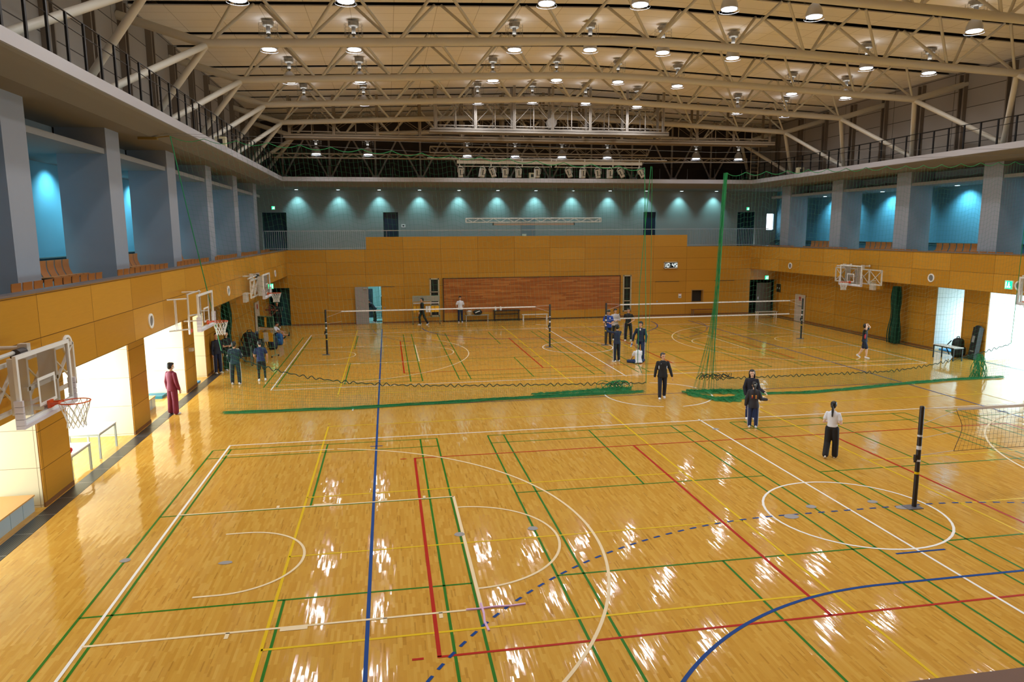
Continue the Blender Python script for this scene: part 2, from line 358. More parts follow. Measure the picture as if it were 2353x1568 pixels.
# storage room seen through the open door, and dark lobbies behind the two corner openings
struct(MB().box(1.2, YF+.3, -.1, 6.2, YF+4, 0).box(1.2, YF+3.9, 0, 6.2, YF+4, 2.9).box(1.15, YF+.3, 0, 1.25, YF+4, 2.9).box(6.15, YF+.3, 0, 6.25, YF+4, 2.9).box(1.2, YF+.3, 2.9, 6.2, YF+4, 3.0), 'storage_room', mat('storage_paint', (150, 190, 190), .8))
area('storage_ceiling_light', (3.8, YF+2, 2.85), (0, 0, -1), 1.6, .3, 60, (.6, .95, 1))
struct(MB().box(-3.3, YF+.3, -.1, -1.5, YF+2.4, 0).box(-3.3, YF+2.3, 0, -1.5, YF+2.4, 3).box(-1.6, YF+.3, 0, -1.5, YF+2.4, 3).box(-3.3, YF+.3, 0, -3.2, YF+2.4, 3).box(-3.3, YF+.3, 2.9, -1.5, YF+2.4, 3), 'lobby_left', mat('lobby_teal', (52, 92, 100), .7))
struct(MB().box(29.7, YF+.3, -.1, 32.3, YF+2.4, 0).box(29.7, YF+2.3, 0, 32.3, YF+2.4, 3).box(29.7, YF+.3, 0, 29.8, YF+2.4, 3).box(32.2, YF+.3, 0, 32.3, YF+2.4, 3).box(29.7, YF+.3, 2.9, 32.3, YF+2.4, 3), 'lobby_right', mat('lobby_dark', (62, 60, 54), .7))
d = struct(MB().box(30.75, YF+.55, 0, 31.9, YF+.6, 2.15), 'door_2', mat('lobby_door', (104, 98, 88), .5)); struct(MB().box(30.85, YF+.5, .95, 30.89, YF+.55, 1.15), 'door_handle', steel, parent=d)
d = struct(MB().box(-2.4, YF+.6, 0, -1.75, YF+.66, 2.3), 'door_3', mat('teal_door', (30, 84, 92), .4)); struct(MB().box(-2.32, YF+.56, .95, -2.28, YF+.6, 1.2), 'door_handle', steel, parent=d)
# open grey door of the storage room
d = struct(MB().obox((2.79, YF-.14, 1.22), (.84, .045, 2.42), Matrix.Rotation(.06, 3, 'Z')), 'door_1', mat('grey_door', (150, 142, 138), .5)); struct(MB().box(2.9, YF-.22, 2.3, 3.14, YF-.16, 2.36), 'door_closer', steel, parent=d); struct(MB().box(2.46, YF-.23, 1.0, 2.5, YF-.18, 1.12), 'door_handle', steel, parent=d)
# closed panel doors with their head rails
for i, (xa, xb) in enumerate(((4.06, 4.9), (22.8, 24.55), (27.2, 28.7))):
    d = struct(MB().box(xa+.01, YF-.012, .06, xb-.01, YF-.001, 2.38), 'door_%d' % (i+4), M_far); struct(MB().box(xa, YF-.03, 2.39, xb, YF-.012, 2.42), 'head_rail', mat('dark_steel', (70, 66, 60), .5, .5), parent=d)
    struct(MB().box(xa+.12, YF-.03, .98, xa+.2, YF-.012, 1.08), 'door_handle', grey, parent=d)
# large sliding wooden shutter
def shutter_mat():
    k = NT('plank_shutter'); zi = cell(k, k.z, 0, .07); off = k.wn(k.comb(zi, 2.2)); xi = k.math('FLOOR', k.math('ADD', k.math('DIVIDE', k.x, 1.1), k.math('MULTIPLY', off, 7)))
    r = k.wn(k.comb(xi, zi, .7)); pn = k.wn(k.comb(cell(k, k.x, 8.1, 2.02), cell(k, k.z, .6, .57), 5))
    c = k.ramp(r, [(0, lin((148, 80, 26))), (.5, lin((168, 98, 38))), (1, lin((190, 122, 56)))]); c = k.mix(k.math('MULTIPLY', pn, .3), c, lin((140, 74, 22)))
    k.l(c, k.b.inputs['Base Color']); k.b.inputs['Roughness'].default_value = .4; return k.m
s = struct(MB().box(8.1, YF-.06, .6, 20.22, YF-.001, 2.86), 'sliding_shutter', shutter_mat())
struct(MB().box(8.04, YF-.08, 0, 8.1, YF-.001, 2.9).box(20.22, YF-.08, .0, 20.27, YF-.001, 2.9).box(8.04, YF-.08, 2.86, 20.27, YF-.001, 2.9).box(8.04, YF-.08, 0, 20.27, YF-.03, .07), 'shutter_frame', mat('dark_brown_frame', (66, 36, 16), .5), parent=s)
struct(MB().box(8.1, YF-.05, .07, 20.22, YF-.001, .6), 'shutter_base', M_far, parent=s)
# tall air grilles
for xa, xb, n in ((7.2, 7.8, 'left'), (20.48, 21.06, 'right')):
    t = thing('air_grille', 'tall dark air grille on the far wall at the %s end of the shutter' % n, 'air grille', (xa, YF-.04, .4), group=None)
    f = MB()
    for q in ((xa-.02, .38, xa+.07, 2.9), (xb-.07, .38, xb+.02, 2.9), (xa, .38, xb, .46), (xa, 2.82, xb, 2.9), (xa, 1.1, xb, 1.15), (xa, 1.98, xb, 2.03)): f.box(q[0], YF-.04, q[1], q[2], YF+.05, q[3])
    f.done('frame', mat('grille_frame', (186, 172, 140), .5), t)
    s = MB(); s.box(xa, YF+.12, .4, xb, YF+.16, 2.88)
    for k in range(34): s.box(xa+.05, YF-.01, .48+k*.07, xb-.05, YF+.05, .505+k*.07)
    s.done('louvre', mat('dark_louvre', (52, 48, 42), .6), t)
t = thing('wall_niche', 'small dark square recess low in the far wall behind the right net', 'niche', (25.95, YF, .95))
MB().box(25.55, YF+.25, .95, 26.35, YF+.29, 1.75).done('back', mat('niche_dark', (30, 28, 26), .6), t); MB().box(25.5, YF-.02, .9, 26.4, YF-.001, .95).box(25.5, YF-.02, 1.75, 26.4, YF-.001, 1.8).box(26.35, YF-.02, .95, 26.4, YF-.001, 1.75).box(25.5, YF-.02, .95, 25.55, YF-.001, 1.75).done('frame', mat('niche_trim', (150, 118, 74), .5), t)
# --- side walls, columns and glazed recesses
COLS = [(-7.8, -6.4), (-2.15, -.72), (3.5, 4.93), (9.18, 10.6), (14.82, 16.25)]
for side, xi, xo, sg in (('left', XL, -5.6, -1), ('right', XR, 33.6, 1)):
    w = MB(); pl = MB()
    X = lambda a, b: (min(a, b), max(a, b))
    for (y0, y1) in COLS:
        x = X(xi, xo); w.box(x[0], y0, 0, x[1], y1, 3.2)
        x = X(xi+sg*.03, xo-sg*.01); pl.box(x[0], y0-.015, .0, x[1], y0-.001, 3.19); pl.box(x[0], y1+.001, 0, x[1], y1+.015, 3.19)
    x = X(xi, xi+sg*.3); w.box(x[0], 17.93, 0, x[1], YF if sg < 0 else 32.25, 3.2); (sg > 0 and w.box(32.1, 32.25, 0, 32.3, YF, 3.2)); w.box(x[0], YN, 0, x[1], -9.5, 3.2)
    x = X(xi+sg*.03, xo); pl.box(x[0], 17.9, 0, x[1], 17.929, 3.19)
    struct(w, 'wall_'+side, M_side); struct(pl, 'daylit_reveal_'+side, M_daylit if sg < 0 else M_daylit_cool)
    bb = MB()
    for (y0, y1) in COLS: bb.box(*X(xi-sg*.012, xi+sg*.02)[:1], y0-.012, 0, X(xi-sg*.012, xi+sg*.02)[1], y1+.012, .1)
    x = X(xi-sg*.012, xi); bb.box(x[0], 17.93, 0, x[1], YF if sg < 0 else 32.25, .1); struct(bb, 'baseboard_'+side, basebd)
    # glazing
    ops = [(-9.5, -7.8), (-6.4, -2.15), (-.72, 3.5), (4.93, 9.18), (10.6, 14.82), (16.25, 17.9)]
    for i, (y0, y1) in enumerate(ops):
        fr = MB(); n = 1 if y1-y0 < 2 else 3
        for k in range(n+1): y = y0+(y1-y0)*k/n; x = X(xo, xo-sg*.08); fr.box(x[0], y-.04, 0, x[1], y+.04, 3.1)
        x = X(xo, xo-sg*.08)
        for z in (.0, 2.1, 3.02): fr.box(x[0], y0, z, x[1], y1, z+.08)
        wn = struct(fr, 'window_%d' % (i+1+(10 if sg > 0 else 0)), steel)
        x = X(xo-sg*.035, xo-sg*.045); struct(MB().box(x[0], y0, .08, x[1], y1, 3.02), 'pane', M_pane, parent=wn)
    # balcony slab, parapet band, cap
    e = BL if sg < 0 else BR
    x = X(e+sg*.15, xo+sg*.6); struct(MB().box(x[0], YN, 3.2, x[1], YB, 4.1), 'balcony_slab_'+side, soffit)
    x = X(e, e+sg*.15); bd = MB().box(x[0], YN, 3.2, x[1], YF, 4.82)
    struct(bd, 'balcony_band_'+side, M_band)
    x = X(e-sg*.02, e+sg*.22); struct(MB().box(x[0], YN, 4.82, x[1], YF+.0, 4.86), 'parapet_cap_'+side, mat('grey_brown_cap', (112, 100, 96), .45))
    # backing boxes that hang a little below the band behind each hoop
    bk = MB()
    for yy in ((-1.9, 1.1), (19.9, 22.6)) if sg < 0 else ((-1.4, 1.4), (20.6, 22.4)): bk.box(X(e, e+sg*.3)[0], yy[0], 2.78, X(e, e+sg*.3)[1], yy[1], 3.2)
    struct(bk, 'hoop_backing_'+side, M_band)
    # recessed gallery: back wall, window ledge, pillars, lintels, soffit
    xb = -6.0 if sg < 0 else 34.0
    x = X(xb, xb+sg*.2); struct(MB().box(x[0], YN, 4.1, x[1], YB, 9.0), 'gallery_wall_'+side, wallcyan)
    x = X(xb-sg*.12, xb); struct(MB().box(x[0], YN, 5.14, x[1], YB, 5.18).box(x[0], YN, 5.04, x[1], YB, 5.08), 'trim_'+('1' if sg < 0 else '2'), mat('teal_ledge', (88, 118, 124), .5))
    pm = MB(); lm = MB(); st = MB(); xp = -3.15 if sg < 0 else 31.2
    for k in range(-3, 5):
        y0 = 9.32+5.62*k; x = X(xp, xp+sg*1.3); pm.box(x[0], y0, 4.1, x[1], y0+1.04, 8.82)
    x = X(xp+sg*.06, xb); lm.box(x[0], YN, 8.1, x[1], YF, 8.25); x = X(xp+sg*1.35, xb); lm.box(x[0], YN, 8.25, x[1], YF, 8.82)
    struct(pm, 'gallery_pillar_'+side, plaster); struct(lm, 'lintel_'+side, mat('grey_lintel', (134, 132, 128), .8))
    x = X(xp+sg*.25, xb); st.box(x[0], YN, 4.1, x[1], YF, 4.38); struct(st, 'seating_step_'+side, mat('teal_grey_floor', (84, 104, 110), .8))
# upper walkway: sections swept along the three sides
prof = [(0, 9.36), (0, 9.10), (.06, 9.06), (.25, 8.98), (.7, 8.82), (4.4, 8.80), (4.4, 9.36)]
def sweep(fn, a, b, name, m, pr):
    mb = MB(); n = len(pr); mb.add([fn(p, a) for p in pr]+[fn(p, b) for p in pr], [(i, (i+1) % n, n+(i+1) % n, n+i) for i in range(n)]+[tuple(range(n)), tuple(range(2*n-1, n-1, -1))]); return struct(mb, name, m)
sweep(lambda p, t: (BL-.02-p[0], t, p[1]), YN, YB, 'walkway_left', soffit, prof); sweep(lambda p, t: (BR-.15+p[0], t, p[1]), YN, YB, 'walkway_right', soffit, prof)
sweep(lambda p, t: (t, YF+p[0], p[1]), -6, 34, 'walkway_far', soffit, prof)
fs = [(-.015, 9.38), (-.015, 9.12), (0, 9.12), (.02, 9.36), (.02, 9.38)]
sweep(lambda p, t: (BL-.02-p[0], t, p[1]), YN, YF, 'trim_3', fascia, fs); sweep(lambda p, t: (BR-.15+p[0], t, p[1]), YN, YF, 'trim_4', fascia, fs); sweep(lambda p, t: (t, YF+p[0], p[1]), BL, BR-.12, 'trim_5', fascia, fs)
# far gallery
struct(MB().box(-6, YF+.3, 4.0, 34, YB, 4.1), 'gallery_floor_far', mat('grey_floor', (120, 122, 124), .7))
gw = MB(); DG = [(-3.8, -2.2), (4.3, 5.33), (23.33, 24.3), (30.81, 32.3)]
wallx(gw, -6, 34, 4.1, 8.82, [(a, b, 4.1, 7.3) for a, b in DG]+[(33.2, 33.75, 5.95, 7.15)], YB, YB+.2)
struct(gw, 'gallery_wall_far', mat('gallery_far_paint', (150, 156, 150), .85, noise=.02, nscale=1))
struct(MB().box(-6, YB-.05, 4.1, 34, YB-.001, 4.22), 'baseboard_gallery', mat('dark_skirting', (60, 66, 70), .6))
for i, (a, b) in enumerate(DG):
    struct(MB().box(a-.02, YB+.15, 4.1, b+.02, YB+(1.2 if b-a > 1.2 else .25), 7.3) if b-a < 1.2 else MB().box(a-.02, YB+1.1, 4.1, b+.02, YB+1.2, 7.3).box(a-.1, YB+.2, 4.1, a, YB+1.2, 7.4).box(b, YB+.2, 4.1, b+.1, YB+1.2, 7.4).box(a-.1, YB+.2, 7.3, b+.1, YB+1.2, 7.4), 'door_%d' % (i+10), mat('deep_blue_door', (14, 40, 60), .35) if b-a < 1.2 else dkteal)
d = struct(MB().box(14.1, YB-.04, 4.1, 15.1, YB-.001, 6.95), 'door_14', mat('grey_gallery_door', (122, 134, 136), .5)); struct(MB().box(14.15, YB-.05, 5.55, 14.45, YB-.041, 5.75), 'door_sign', mat('pale_sign', (222, 220, 190), .5), parent=d)
struct(MB().box(33.15, YB-.03, 5.9, 33.2, YB+.05, 7.2).box(33.75, YB-.03, 5.9, 33.82, YB+.05, 7.2).box(33.15, YB-.03, 7.15, 33.82, YB+.05, 7.2).box(33.15, YB-.03, 5.9, 33.82, YB+.05, 5.95), 'window_30', steel)
struct(MB().box(33.2, YB+.1, 5.95, 33.75, YB+.12, 7.15), 'window_31', mat('bright_window', (255, 255, 255), .5, emit=(225, 245, 255), es=6))
# upper cladding walls
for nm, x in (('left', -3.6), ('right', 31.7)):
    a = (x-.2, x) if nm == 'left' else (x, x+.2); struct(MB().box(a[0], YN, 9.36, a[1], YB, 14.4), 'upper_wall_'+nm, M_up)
    cm = MB()
    for k in range(-10, 18):
        y = 1.6+2.8*k*.97
        if YN < y < YB: s = 1 if nm == 'left' else -1; cm.box(min(x, x+s*.2), y, 9.36, max(x, x+s*.2), y+.09, 13.1); cm.box(min(x, x+s*.2), y+.3, 9.36, max(x, x+s*.2), y+.36, 13.1)
    struct(cm, 'cladding_post_'+nm, mat('cladding_post', (128, 116, 104), .6, .2))
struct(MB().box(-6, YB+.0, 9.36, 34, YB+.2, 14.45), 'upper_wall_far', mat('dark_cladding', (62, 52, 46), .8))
struct(MB().box(-6.2, YN-.2, 0, 34.2, YN, 14.45), 'wall_near', M_far)
# ceiling in strips with dark slots
def rdg(x): return math.sqrt((x-14)**2+2.2)-.6
def zc(x): return 13.97-.04*rdg(x)
def zch(x): return 12.54-.0445*rdg(x)
def zlamp(x): return 12.87-.034*abs(x-14)
TR = [12.45+5.55*k for k in range(-4, 5)]
ed = [YN]
for y in TR: ed += [y-.93-.23, y-.93+.23, y+.93-.23, y+.93+.23]
ed.append(YB); ed = sorted(e for e in ed if YN <= e <= YB)
ce = MB(); NX = 48
for a, b in zip(ed[::2], ed[1::2]):
    if b-a < .05: continue
    V = []
    for i in range(NX+1):
        x = -3.8+35.7*i/NX; V += [(x, a, zc(x)), (x, b, zc(x)), (x, a, zc(x)+.04), (x, b, zc(x)+.04)]
    F = []
    for i in range(NX):
        p, q = 4*i, 4*i+4; F += [(p, p+1, q+1, q), (p+2, q+2, q+3, p+3), (p, q, q+2, p+2), (p+1, p+3, q+3, q+1)]
    ce.add(V, F)
struct(ce, 'ceiling', M_ceil, recalc=False)
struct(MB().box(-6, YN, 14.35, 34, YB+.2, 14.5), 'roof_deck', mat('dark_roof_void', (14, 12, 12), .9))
# railings
def rail_side(nm, x, label):
    t = thing('walkway_railing', label, 'railing', (x, 12, 9.36)); n = 0
    m = MB().tube((x, YN, 10.46), (x, YB-4, 10.46), .017, n=6).tube((x, YN, 10.18), (x, YB-4, 10.18), .012, n=6); m.done('handrail', blk_metal, t)
    for k in range(-17, 37):
        y = 1.5+.905*k; MB().box(x-.022, y-.035, 9.36, x+.022, y+.035, 10.46).done('post', blk_metal, t)
rail_side('left', -1.95, 'black steel railing along the left upper walkway'); rail_side('right', 30.0, 'black steel railing along the right upper walkway')
t = thing('walkway_railing', 'thin railing along the dark upper walkway above the far gallery', 'railing', (14, YF+.15, 9.36)); MB().tube((-1.9, YF+.15, 10.1), (29.9, YF+.15, 10.1), .012, n=5).done('handrail', blk_metal, t)
for k in range(16): MB().tube((-1+k*2, YF+.15, 9.36), (-1+k*2, YF+.15, 10.1), .016, n=5).done('post', mat('grey_post', (90, 90, 90), .5), t)
for nm, x0, x1 in (('left', BL, 3.12), ('right', 25.1, 29.85)):
    t = thing('gallery_railing', 'grey railing with close vertical bars on the %s part of the far gallery' % nm, 'railing', (x0, YF+.06, 4.86))
    x1e = x1 if nm == 'left' else 31.2; xs = -3.1 if nm == 'left' else x0
    MB().box(xs, YF+.04, 6.0, x1e, YF+.09, 6.05).box(xs, YF+.05, 4.9, x1e, YF+.08, 4.94).done('handrail', steel, t)
    n = int((x1e-xs)/.125)
    for k in range(n+1): x = xs+(x1e-xs)*k/n; MB().box(x-.012, YF+.055, 4.86, x+.012, YF+.08, 6.0).done('baluster', steel, t)
t = thing('gallery_railing', 'low thin grey handrail on top of the raised middle of the far wall', 'railing', (14, YF+.06, 5.62)); MB().box(3.17, YF+.04, 6.0, 25.1, YF+.09, 6.045).done('handrail', steel, t)
for k in range(19): x = 3.3+k*1.2; MB().box(x-.012, YF+.055, 5.62, x+.012, YF+.075, 6.0).done('post', grey, t)
# --- roof trusses
for k, y in enumerate(TR):
    lab = ORD[8-k]
    t = thing('roof_truss', 'cream tubular roof truss spanning the hall, %s counted from the far wall' % lab, 'roof truss', (14, y, 9.36), group='roof trusses')
    pts = [(x, y, zch(x)) for x in [-1+30*i/30 for i in range(31)]]
    m = MB().path([(-3.6, y, 12.66), (-2.5, y, 12.33), (-1.3, y, 11.97)]+pts+[(29.3, y, 11.97), (30.5, y, 12.33), (31.7, y, 12.66)], .14, 12); m.done('bottom_chord', beige, t, True)
    for i in range(11):
        xb = -1+3*i
        for sx in (-1, 1):
            xt = xb+1.5*sx
            if xt < -1 or xt > 29: continue
            for sy in (-1, 1): MB().tube((xb+.12*sx, y, zch(xb)+.05), (xt-.12*sx, y+.93*sy, zc(xt)-.02), .052, n=8).done('web_strut', beige, t, True)
    for s, xn, xw, d in ((-1, -1.0, -3.4, (-4.1, 1.2)), (1, 29.0, 31.3, (-3.4, 2.8))):
        for dd in d: MB().tube((xn, y, 11.85), (xw, y+dd, 9.3), .105, n=10).done('leg', beige, t, True)
# dark V braces against the far upper wall
for k in range(11):
    x = -2.2+3.05*k; t = thing('wall_brace', 'dim V-shaped steel brace on the far upper wall, %s from the left' % ORD[k], 'brace', (x, 37, 9.36), group='braces on the far upper wall')
    MB().tube((x, 37.6, 9.4), (x-1.45, 37.6, 12.1), .06, n=6).tube((x, 37.6, 9.4), (x+1.45, 37.6, 12.1), .06, n=6).tube((x, 37.9, 9.4), (x, 37.9, 13.4), .07, n=6).done('brace_tube', mat('brace_grey', (168, 160, 156), .5), t)
    MB().box(x-.25, 37.5, 9.36, x+.25, 37.7, 9.75).done('gusset', mat('gusset_grey', (160, 160, 166), .5), t)
# ============================================================ LAMPS
def lamp_proto():
    t = thing('high_bay_lamp', 'x', 'lamp', (0, 0, 0))
    MB().lathe((0, 0, 0), [(.25, .02), (.275, .03), (.26, .16), (.20, .32), (.11, .42), (.075, .45)], 20).done('shade', spillow, t, True); shd = t.children[0]
    MB().lathe((0, 0, 0), [(.24, .0), (.24, .019)], 20).done('glass', lampdisc, shd)
    g = MB().path([(.315*math.cos(a*PI/10), .315*math.sin(a*PI/10), -.05) for a in range(20)], .008, 5, True)
    for a in range(4): c, s = math.cos(a*PI/2+.4), math.sin(a*PI/2+.4); g.tube((.315*c, .315*s, -.05), (.27*c, .27*s, .05), .006, n=4)
    g.done('guard_ring', steel, shd)
    MB().tube((0, 0, .45), (0, 0, .52), .035, n=8).tube((0, 0, .52), (0, 0, .82), .075, n=10).done('stem', mat('stem_grey', (126, 122, 116), .5, .4), t)
    MB().lathe((0, 0, 0), [(.15, .80), (.19, .83), (.19, .95), (.13, .95)], 12).box(-.19, -.15, .93, .19, .15, 1.0).done('ballast_box', mat('ballast_grey', (150, 146, 138), .5, .1), t)
    c = MB()
    for z in (.5, .62, .74, .86): c.path([(.33*math.cos(a*PI/6), .33*math.sin(a*PI/6), z) for a in range(12)], .004, 3, True)
    for a in range(12): c.tube((.33*math.cos(a*PI/6), .33*math.sin(a*PI/6), .45), (.33*math.cos(a*PI/6), .33*math.sin(a*PI/6), .92), .004, n=3)
    c.done('wire_cage', mat('cage_wire', (120, 112, 100), .5, .3), t, recalc=False)
    l = area('lamp_light', (0, 0, -.02), (0, 0, -1), .44, .44, LAMP_W, (.96, .97, 1), 'DISK', math.radians(165)); l.parent = t
    l = area('lamp_top_glow', (0, 0, .56), (0, 0, 1), .3, .3, LAMP_UP, (.92, .96, 1), 'DISK'); l.parent = t
    return t
lp0 = lamp_proto(); LXS = [.55, 3.55, 9.52, 12.5, 15.47, 18.43, 24.4, 27.35]; used = False
RN = ['far beyond the net truss', 'third row back', 'second row in view', 'first row in view']
for r in range(-4, 3):
    y = 15.2+5.6*r
    rown = {2: 'row just in front of the hanging bridge', 1: 'row above the far half of the hall', 0: 'row above the divider net', -1: 'row at the top edge of the photo'}.get(r, 'overhead row, %s beyond the topmost visible row' % ORD[-r-2] if r < -1 else '')
    for i, x in enumerate(LXS):
        lab = 'high-bay lamp, %s from left in the %s' % (ORD[i], rown)
        loc = (x, y, zlamp(x))
        if not used: lp0.location = loc; lp0['label'] = lab; lp0['group'] = 'high-bay ceiling lamps'; used = True
        else: dup(lp0, loc, 0, lab, 'high-bay ceiling lamps')
for i, x in enumerate(LXS):
    c = dup(lp0, (x, 31.8, 10.5), 0, 'low-hung high-bay lamp behind the bridge, %s from the left' % ORD[i], 'low-hung high-bay lamps')
    for ch in c.children:
        if ch.type == 'LIGHT' and ch.data.name.startswith('lamp_light'): ch.data = bpy.data.lights.get('lamp_light_low') or ch.data.copy(); ch.data.name = 'lamp_light_low'; ch.data.energy = LAMP_LOW
# recessed downlights of the galleries
def spot(loc, power, parent, blend=.9, size=70, d=(0, 0, -1), col=(.37, .88, .98)):
    l = bpy.data.lights.get('downlight_beam_%d_%d' % (power, size))
    if not l: l = bpy.data.lights.new('downlight_beam_%d_%d' % (power, size), 'SPOT'); l.energy = power; l.color = col; l.spot_size = math.radians(size); l.spot_blend = blend; l.shadow_soft_size = .06
    o = bpy.data.objects.new('downlight_beam', l); COL.objects.link(o); o.rotation_euler = Vector(d).to_track_quat('-Z', 'Y').to_euler(); o.parent = parent; o.location = loc
def downlight(x, y, z, label, group, power, size=70, d=(0, 0, -1)):
    t = thing('downlight', label, 'downlight', (x, y, z), group=group)
    MB().lathe((x, y, z), [(.115, -.012), (.115, .005)], 16).done('lens', spotdisc, t); MB().lathe((x, y, z), [(.115, -.014), (.14, -.014), (.14, .005), (.115, .005), (.115, -.014)], 16, cap=False).done('rim', white, t)
    spot((0, 0, -.05), power, t, .9, size, d)
for k in range(12): downlight(-1.4+2.745*k, YB-.5, 8.80, 'small round downlight over the far gallery wall, %s from the left' % ORD[k], 'far gallery downlights', SPOT_W, 84, (0, .22, -1))
for k in range(0, 6):
    for j, dy in enumerate((1.9, 3.8)):
        y = 4.75-5.62+5.62*k+dy
        for sd, x in (('left', -5.25), ('right', 33.25)):
            downlight(x, y, 8.10, 'round downlight in the %s gallery soffit, %s bay from the camera, %s one' % (sd, ORD[k], ('near', 'far')[j]), 'side gallery downlights', SPOT_SIDE, 116, (-.4 if sd == 'left' else .4, 0, -1))
# ============================================================ BRIDGES, BATTEN, SCREEN TRUSS
bgrey = mat('bridge_paint', (158, 150, 140), .5, .1)
def bridge(label, x0, x1, y, z, h, wd, np_, m, name='lighting_bridge'):
    t = thing(name, label, 'bridge', ((x0+x1)/2, y, z))
    MB().box(x0, y-wd/2, z, x1, y-wd/2+.12, z+.2).box(x0, y+wd/2-.12, z, x1, y+wd/2, z+.2).box(x0, y-wd/2, z+.1, x1, y+wd/2, z+.13).done('walkway_beam', m, t)
    n = np_
    for i in range(n+1):
        x = x0+.35+(x1-x0-.7)*i/n
        for yy in (y-wd/2+.06, y+wd/2-.06): MB().box(x-.07, yy-.04, z+.2, x-.01, yy+.04, zc(x)).box(x+.01, yy-.04, z+.2, x+.07, yy+.04, zc(x)).done('hanger', m, t)
        if i < n:
            xm = x+(x1-x0-.7)/n/2; xn = x+(x1-x0-.7)/n
            for yy in (y-wd/2+.06, y+wd/2-.06):
                MB().box(x, yy-.02, z+h-.04, xn, yy+.02, z+h).box(x+.1, yy-.02, z+.33, xn-.1, yy+.02, z+.38).box(xm-.02, yy-.02, z+.2, xm+.02, yy+.02, z+h).done('handrail', m, t)
                if i % 2 == 0 or True: MB().tube((x+.05, yy, z+.55), (xm, yy, z+h), .014, n=5).tube((xn-.05, yy, z+.55), (xm, yy, z+h), .014, n=5).done('tie_rod', m, t)
    return t
b1 = bridge('pale hanging lighting bridge in the middle, below the fourth roof truss', 7.0, 20.75, 27.9, 11.33, 1.6, 1.0, 6, bgrey)
MB().lathe((13.9, 27.9, 11.98), [(.27, -.2), (.27, -.17), (.12, -.17), (.12, .17), (.27, .17), (.27, .2)], 20, 'y').done('cable_reel', bgrey, b1)
bridge('wide dim maintenance bridge behind the central lighting bridge', -1.0, 28.6, 30.0, 11.15, 1.3, 1.0, 12, mat('bridge_dim', (150, 134, 112), .6))
def lattice(x0, x1, y, z0, z1, label, m, r=.022, step=.5, name='lattice_truss'):
    t = thing(name, label, 'truss', ((x0+x1)/2, y, z0)); s = MB()
    for z in (z0, z1):
        for yy in (y-.15, y+.15): MB().tube((x0, yy, z), (x1, yy, z), r, n=6).done('chord', m, t)
    n = int((x1-x0)/step)
    for yy in (y-.15, y+.15):
        w = MB().tube((x0, yy, z0), (x0, yy, z1), r, n=4).tube((x1, yy, z0), (x1, yy, z1), r, n=4)
        for i in range(n):
            a = x0+(x1-x0)*i/n; b = x0+(x1-x0)*(i+1)/n; w.tube((a, yy, z0 if i % 2 else z1), (b, yy, z1 if i % 2 else z0), r*.6, n=4)
        w.done('lacing', m, t)
    for i in range(4):
        x = x0+(x1-x0)*(.06+.29*i); MB().tube((x, y, z1), (x, y, z1+.9 if z1 < 8 else 11.2), .008, n=4).done('wire', grey, t)
    return t
lattice(-2.4, 28.3, 32.6, 10.38, 10.62, 'long thin dim lattice truss across the hall above the lamp batten', mat('lattice_dim', (160, 150, 136), .5), .025)
lattice(7.2, 20.8, 31.0, 10.6, 10.95, 'shorter dim lattice truss just above the stage light batten', mat('lattice_dim', (160, 150, 136), .5), .025)
t = lattice(9.4, 18.1, 32.0, 6.5, 6.74, 'white lattice truss hanging in front of the far gallery', white, .022, .42, 'screen_truss')
t = thing('projection_screen_case', 'long thin rolled-up screen case under the white hanging truss', 'screen case', (13.7, 32, 6.3)); MB().box(11.1, 31.93, 6.31, 16.35, 32.07, 6.42).done('case', mat('case_tan', (176, 150, 130), .5), t); MB().box(11.08, 31.9, 6.3, 11.14, 32.1, 6.46).box(16.31, 31.9, 6.3, 16.37, 32.1, 6.46).done('end_cap', mat('case_cap', (60, 58, 56), .5), t); MB().tube((11.5, 32, 6.42), (11.5, 32, 6.5), .01, n=4).tube((16, 32, 6.42), (16, 32, 6.5), .01, n=4).done('bracket', grey, t)
t = thing('stage_light_batten', 'long white batten holding the stage spotlights below the bridge', 'lighting batten', (14.5, 30.5, 9.8))
MB().box(8.75, 30.42, 9.93, 20.25, 30.58, 10.11).done('beam', white, t); MB().tube((7.0, 30.5, 10.24), (21.9, 30.5, 10.24), .025, n=6).tube((8.8, 30.5, 9.78), (14.4, 30.5, 9.78), .022, n=6).tube((14.7, 30.5, 9.78), (20.2, 30.5, 9.78), .022, n=6).done('pipe', white, t)
for x in (8.9, 10.8, 12.7, 14.5, 14.8, 16.6, 18.4, 20.1): MB().box(x-.025, 30.46, 9.75, x+.025, 30.54, 10.28).done('clamp', white, t)
for x in (9.8, 18.9): MB().tube((x, 30.5, 10.1), (x, 30.5, 11.2), .01, n=4).done('wire', blk_metal, t)
s0 = thing('stage_spotlight', 'x', 'spotlight', (0, 0, 0))
MB().box(-.13, -.17, -.62, .13, .17, -.12).done('body', mat('spot_white', (206, 202, 194), .45), s0); b = MB().box(-.05, -.18, -.52, .0, -.171, -.2)
b.box(.04, -.18, -.5, .1, -.171, -.46).done('vent_slot', black, s0); MB().lathe((0, 0, -.64), [(.12, .0), (.12, .05)], 12).done('lens', mat('lens_tan', (150, 128, 110), .3), s0)
MB().path([(-.17, 0, -.35), (-.17, 0, -.1), (-.1, 0, -.02), (.1, 0, -.02), (.17, 0, -.1), (.17, 0, -.35)], .014, 6).tube((0, 0, -.02), (0, 0, .07), .02, n=6).done('yoke', white, s0)
MB().path([(.05, .05, 0), (.26, .08, -.12), (.2, .0, -.4), (.0, -.2, -.42)], .012, 5).done('cable', white, s0)
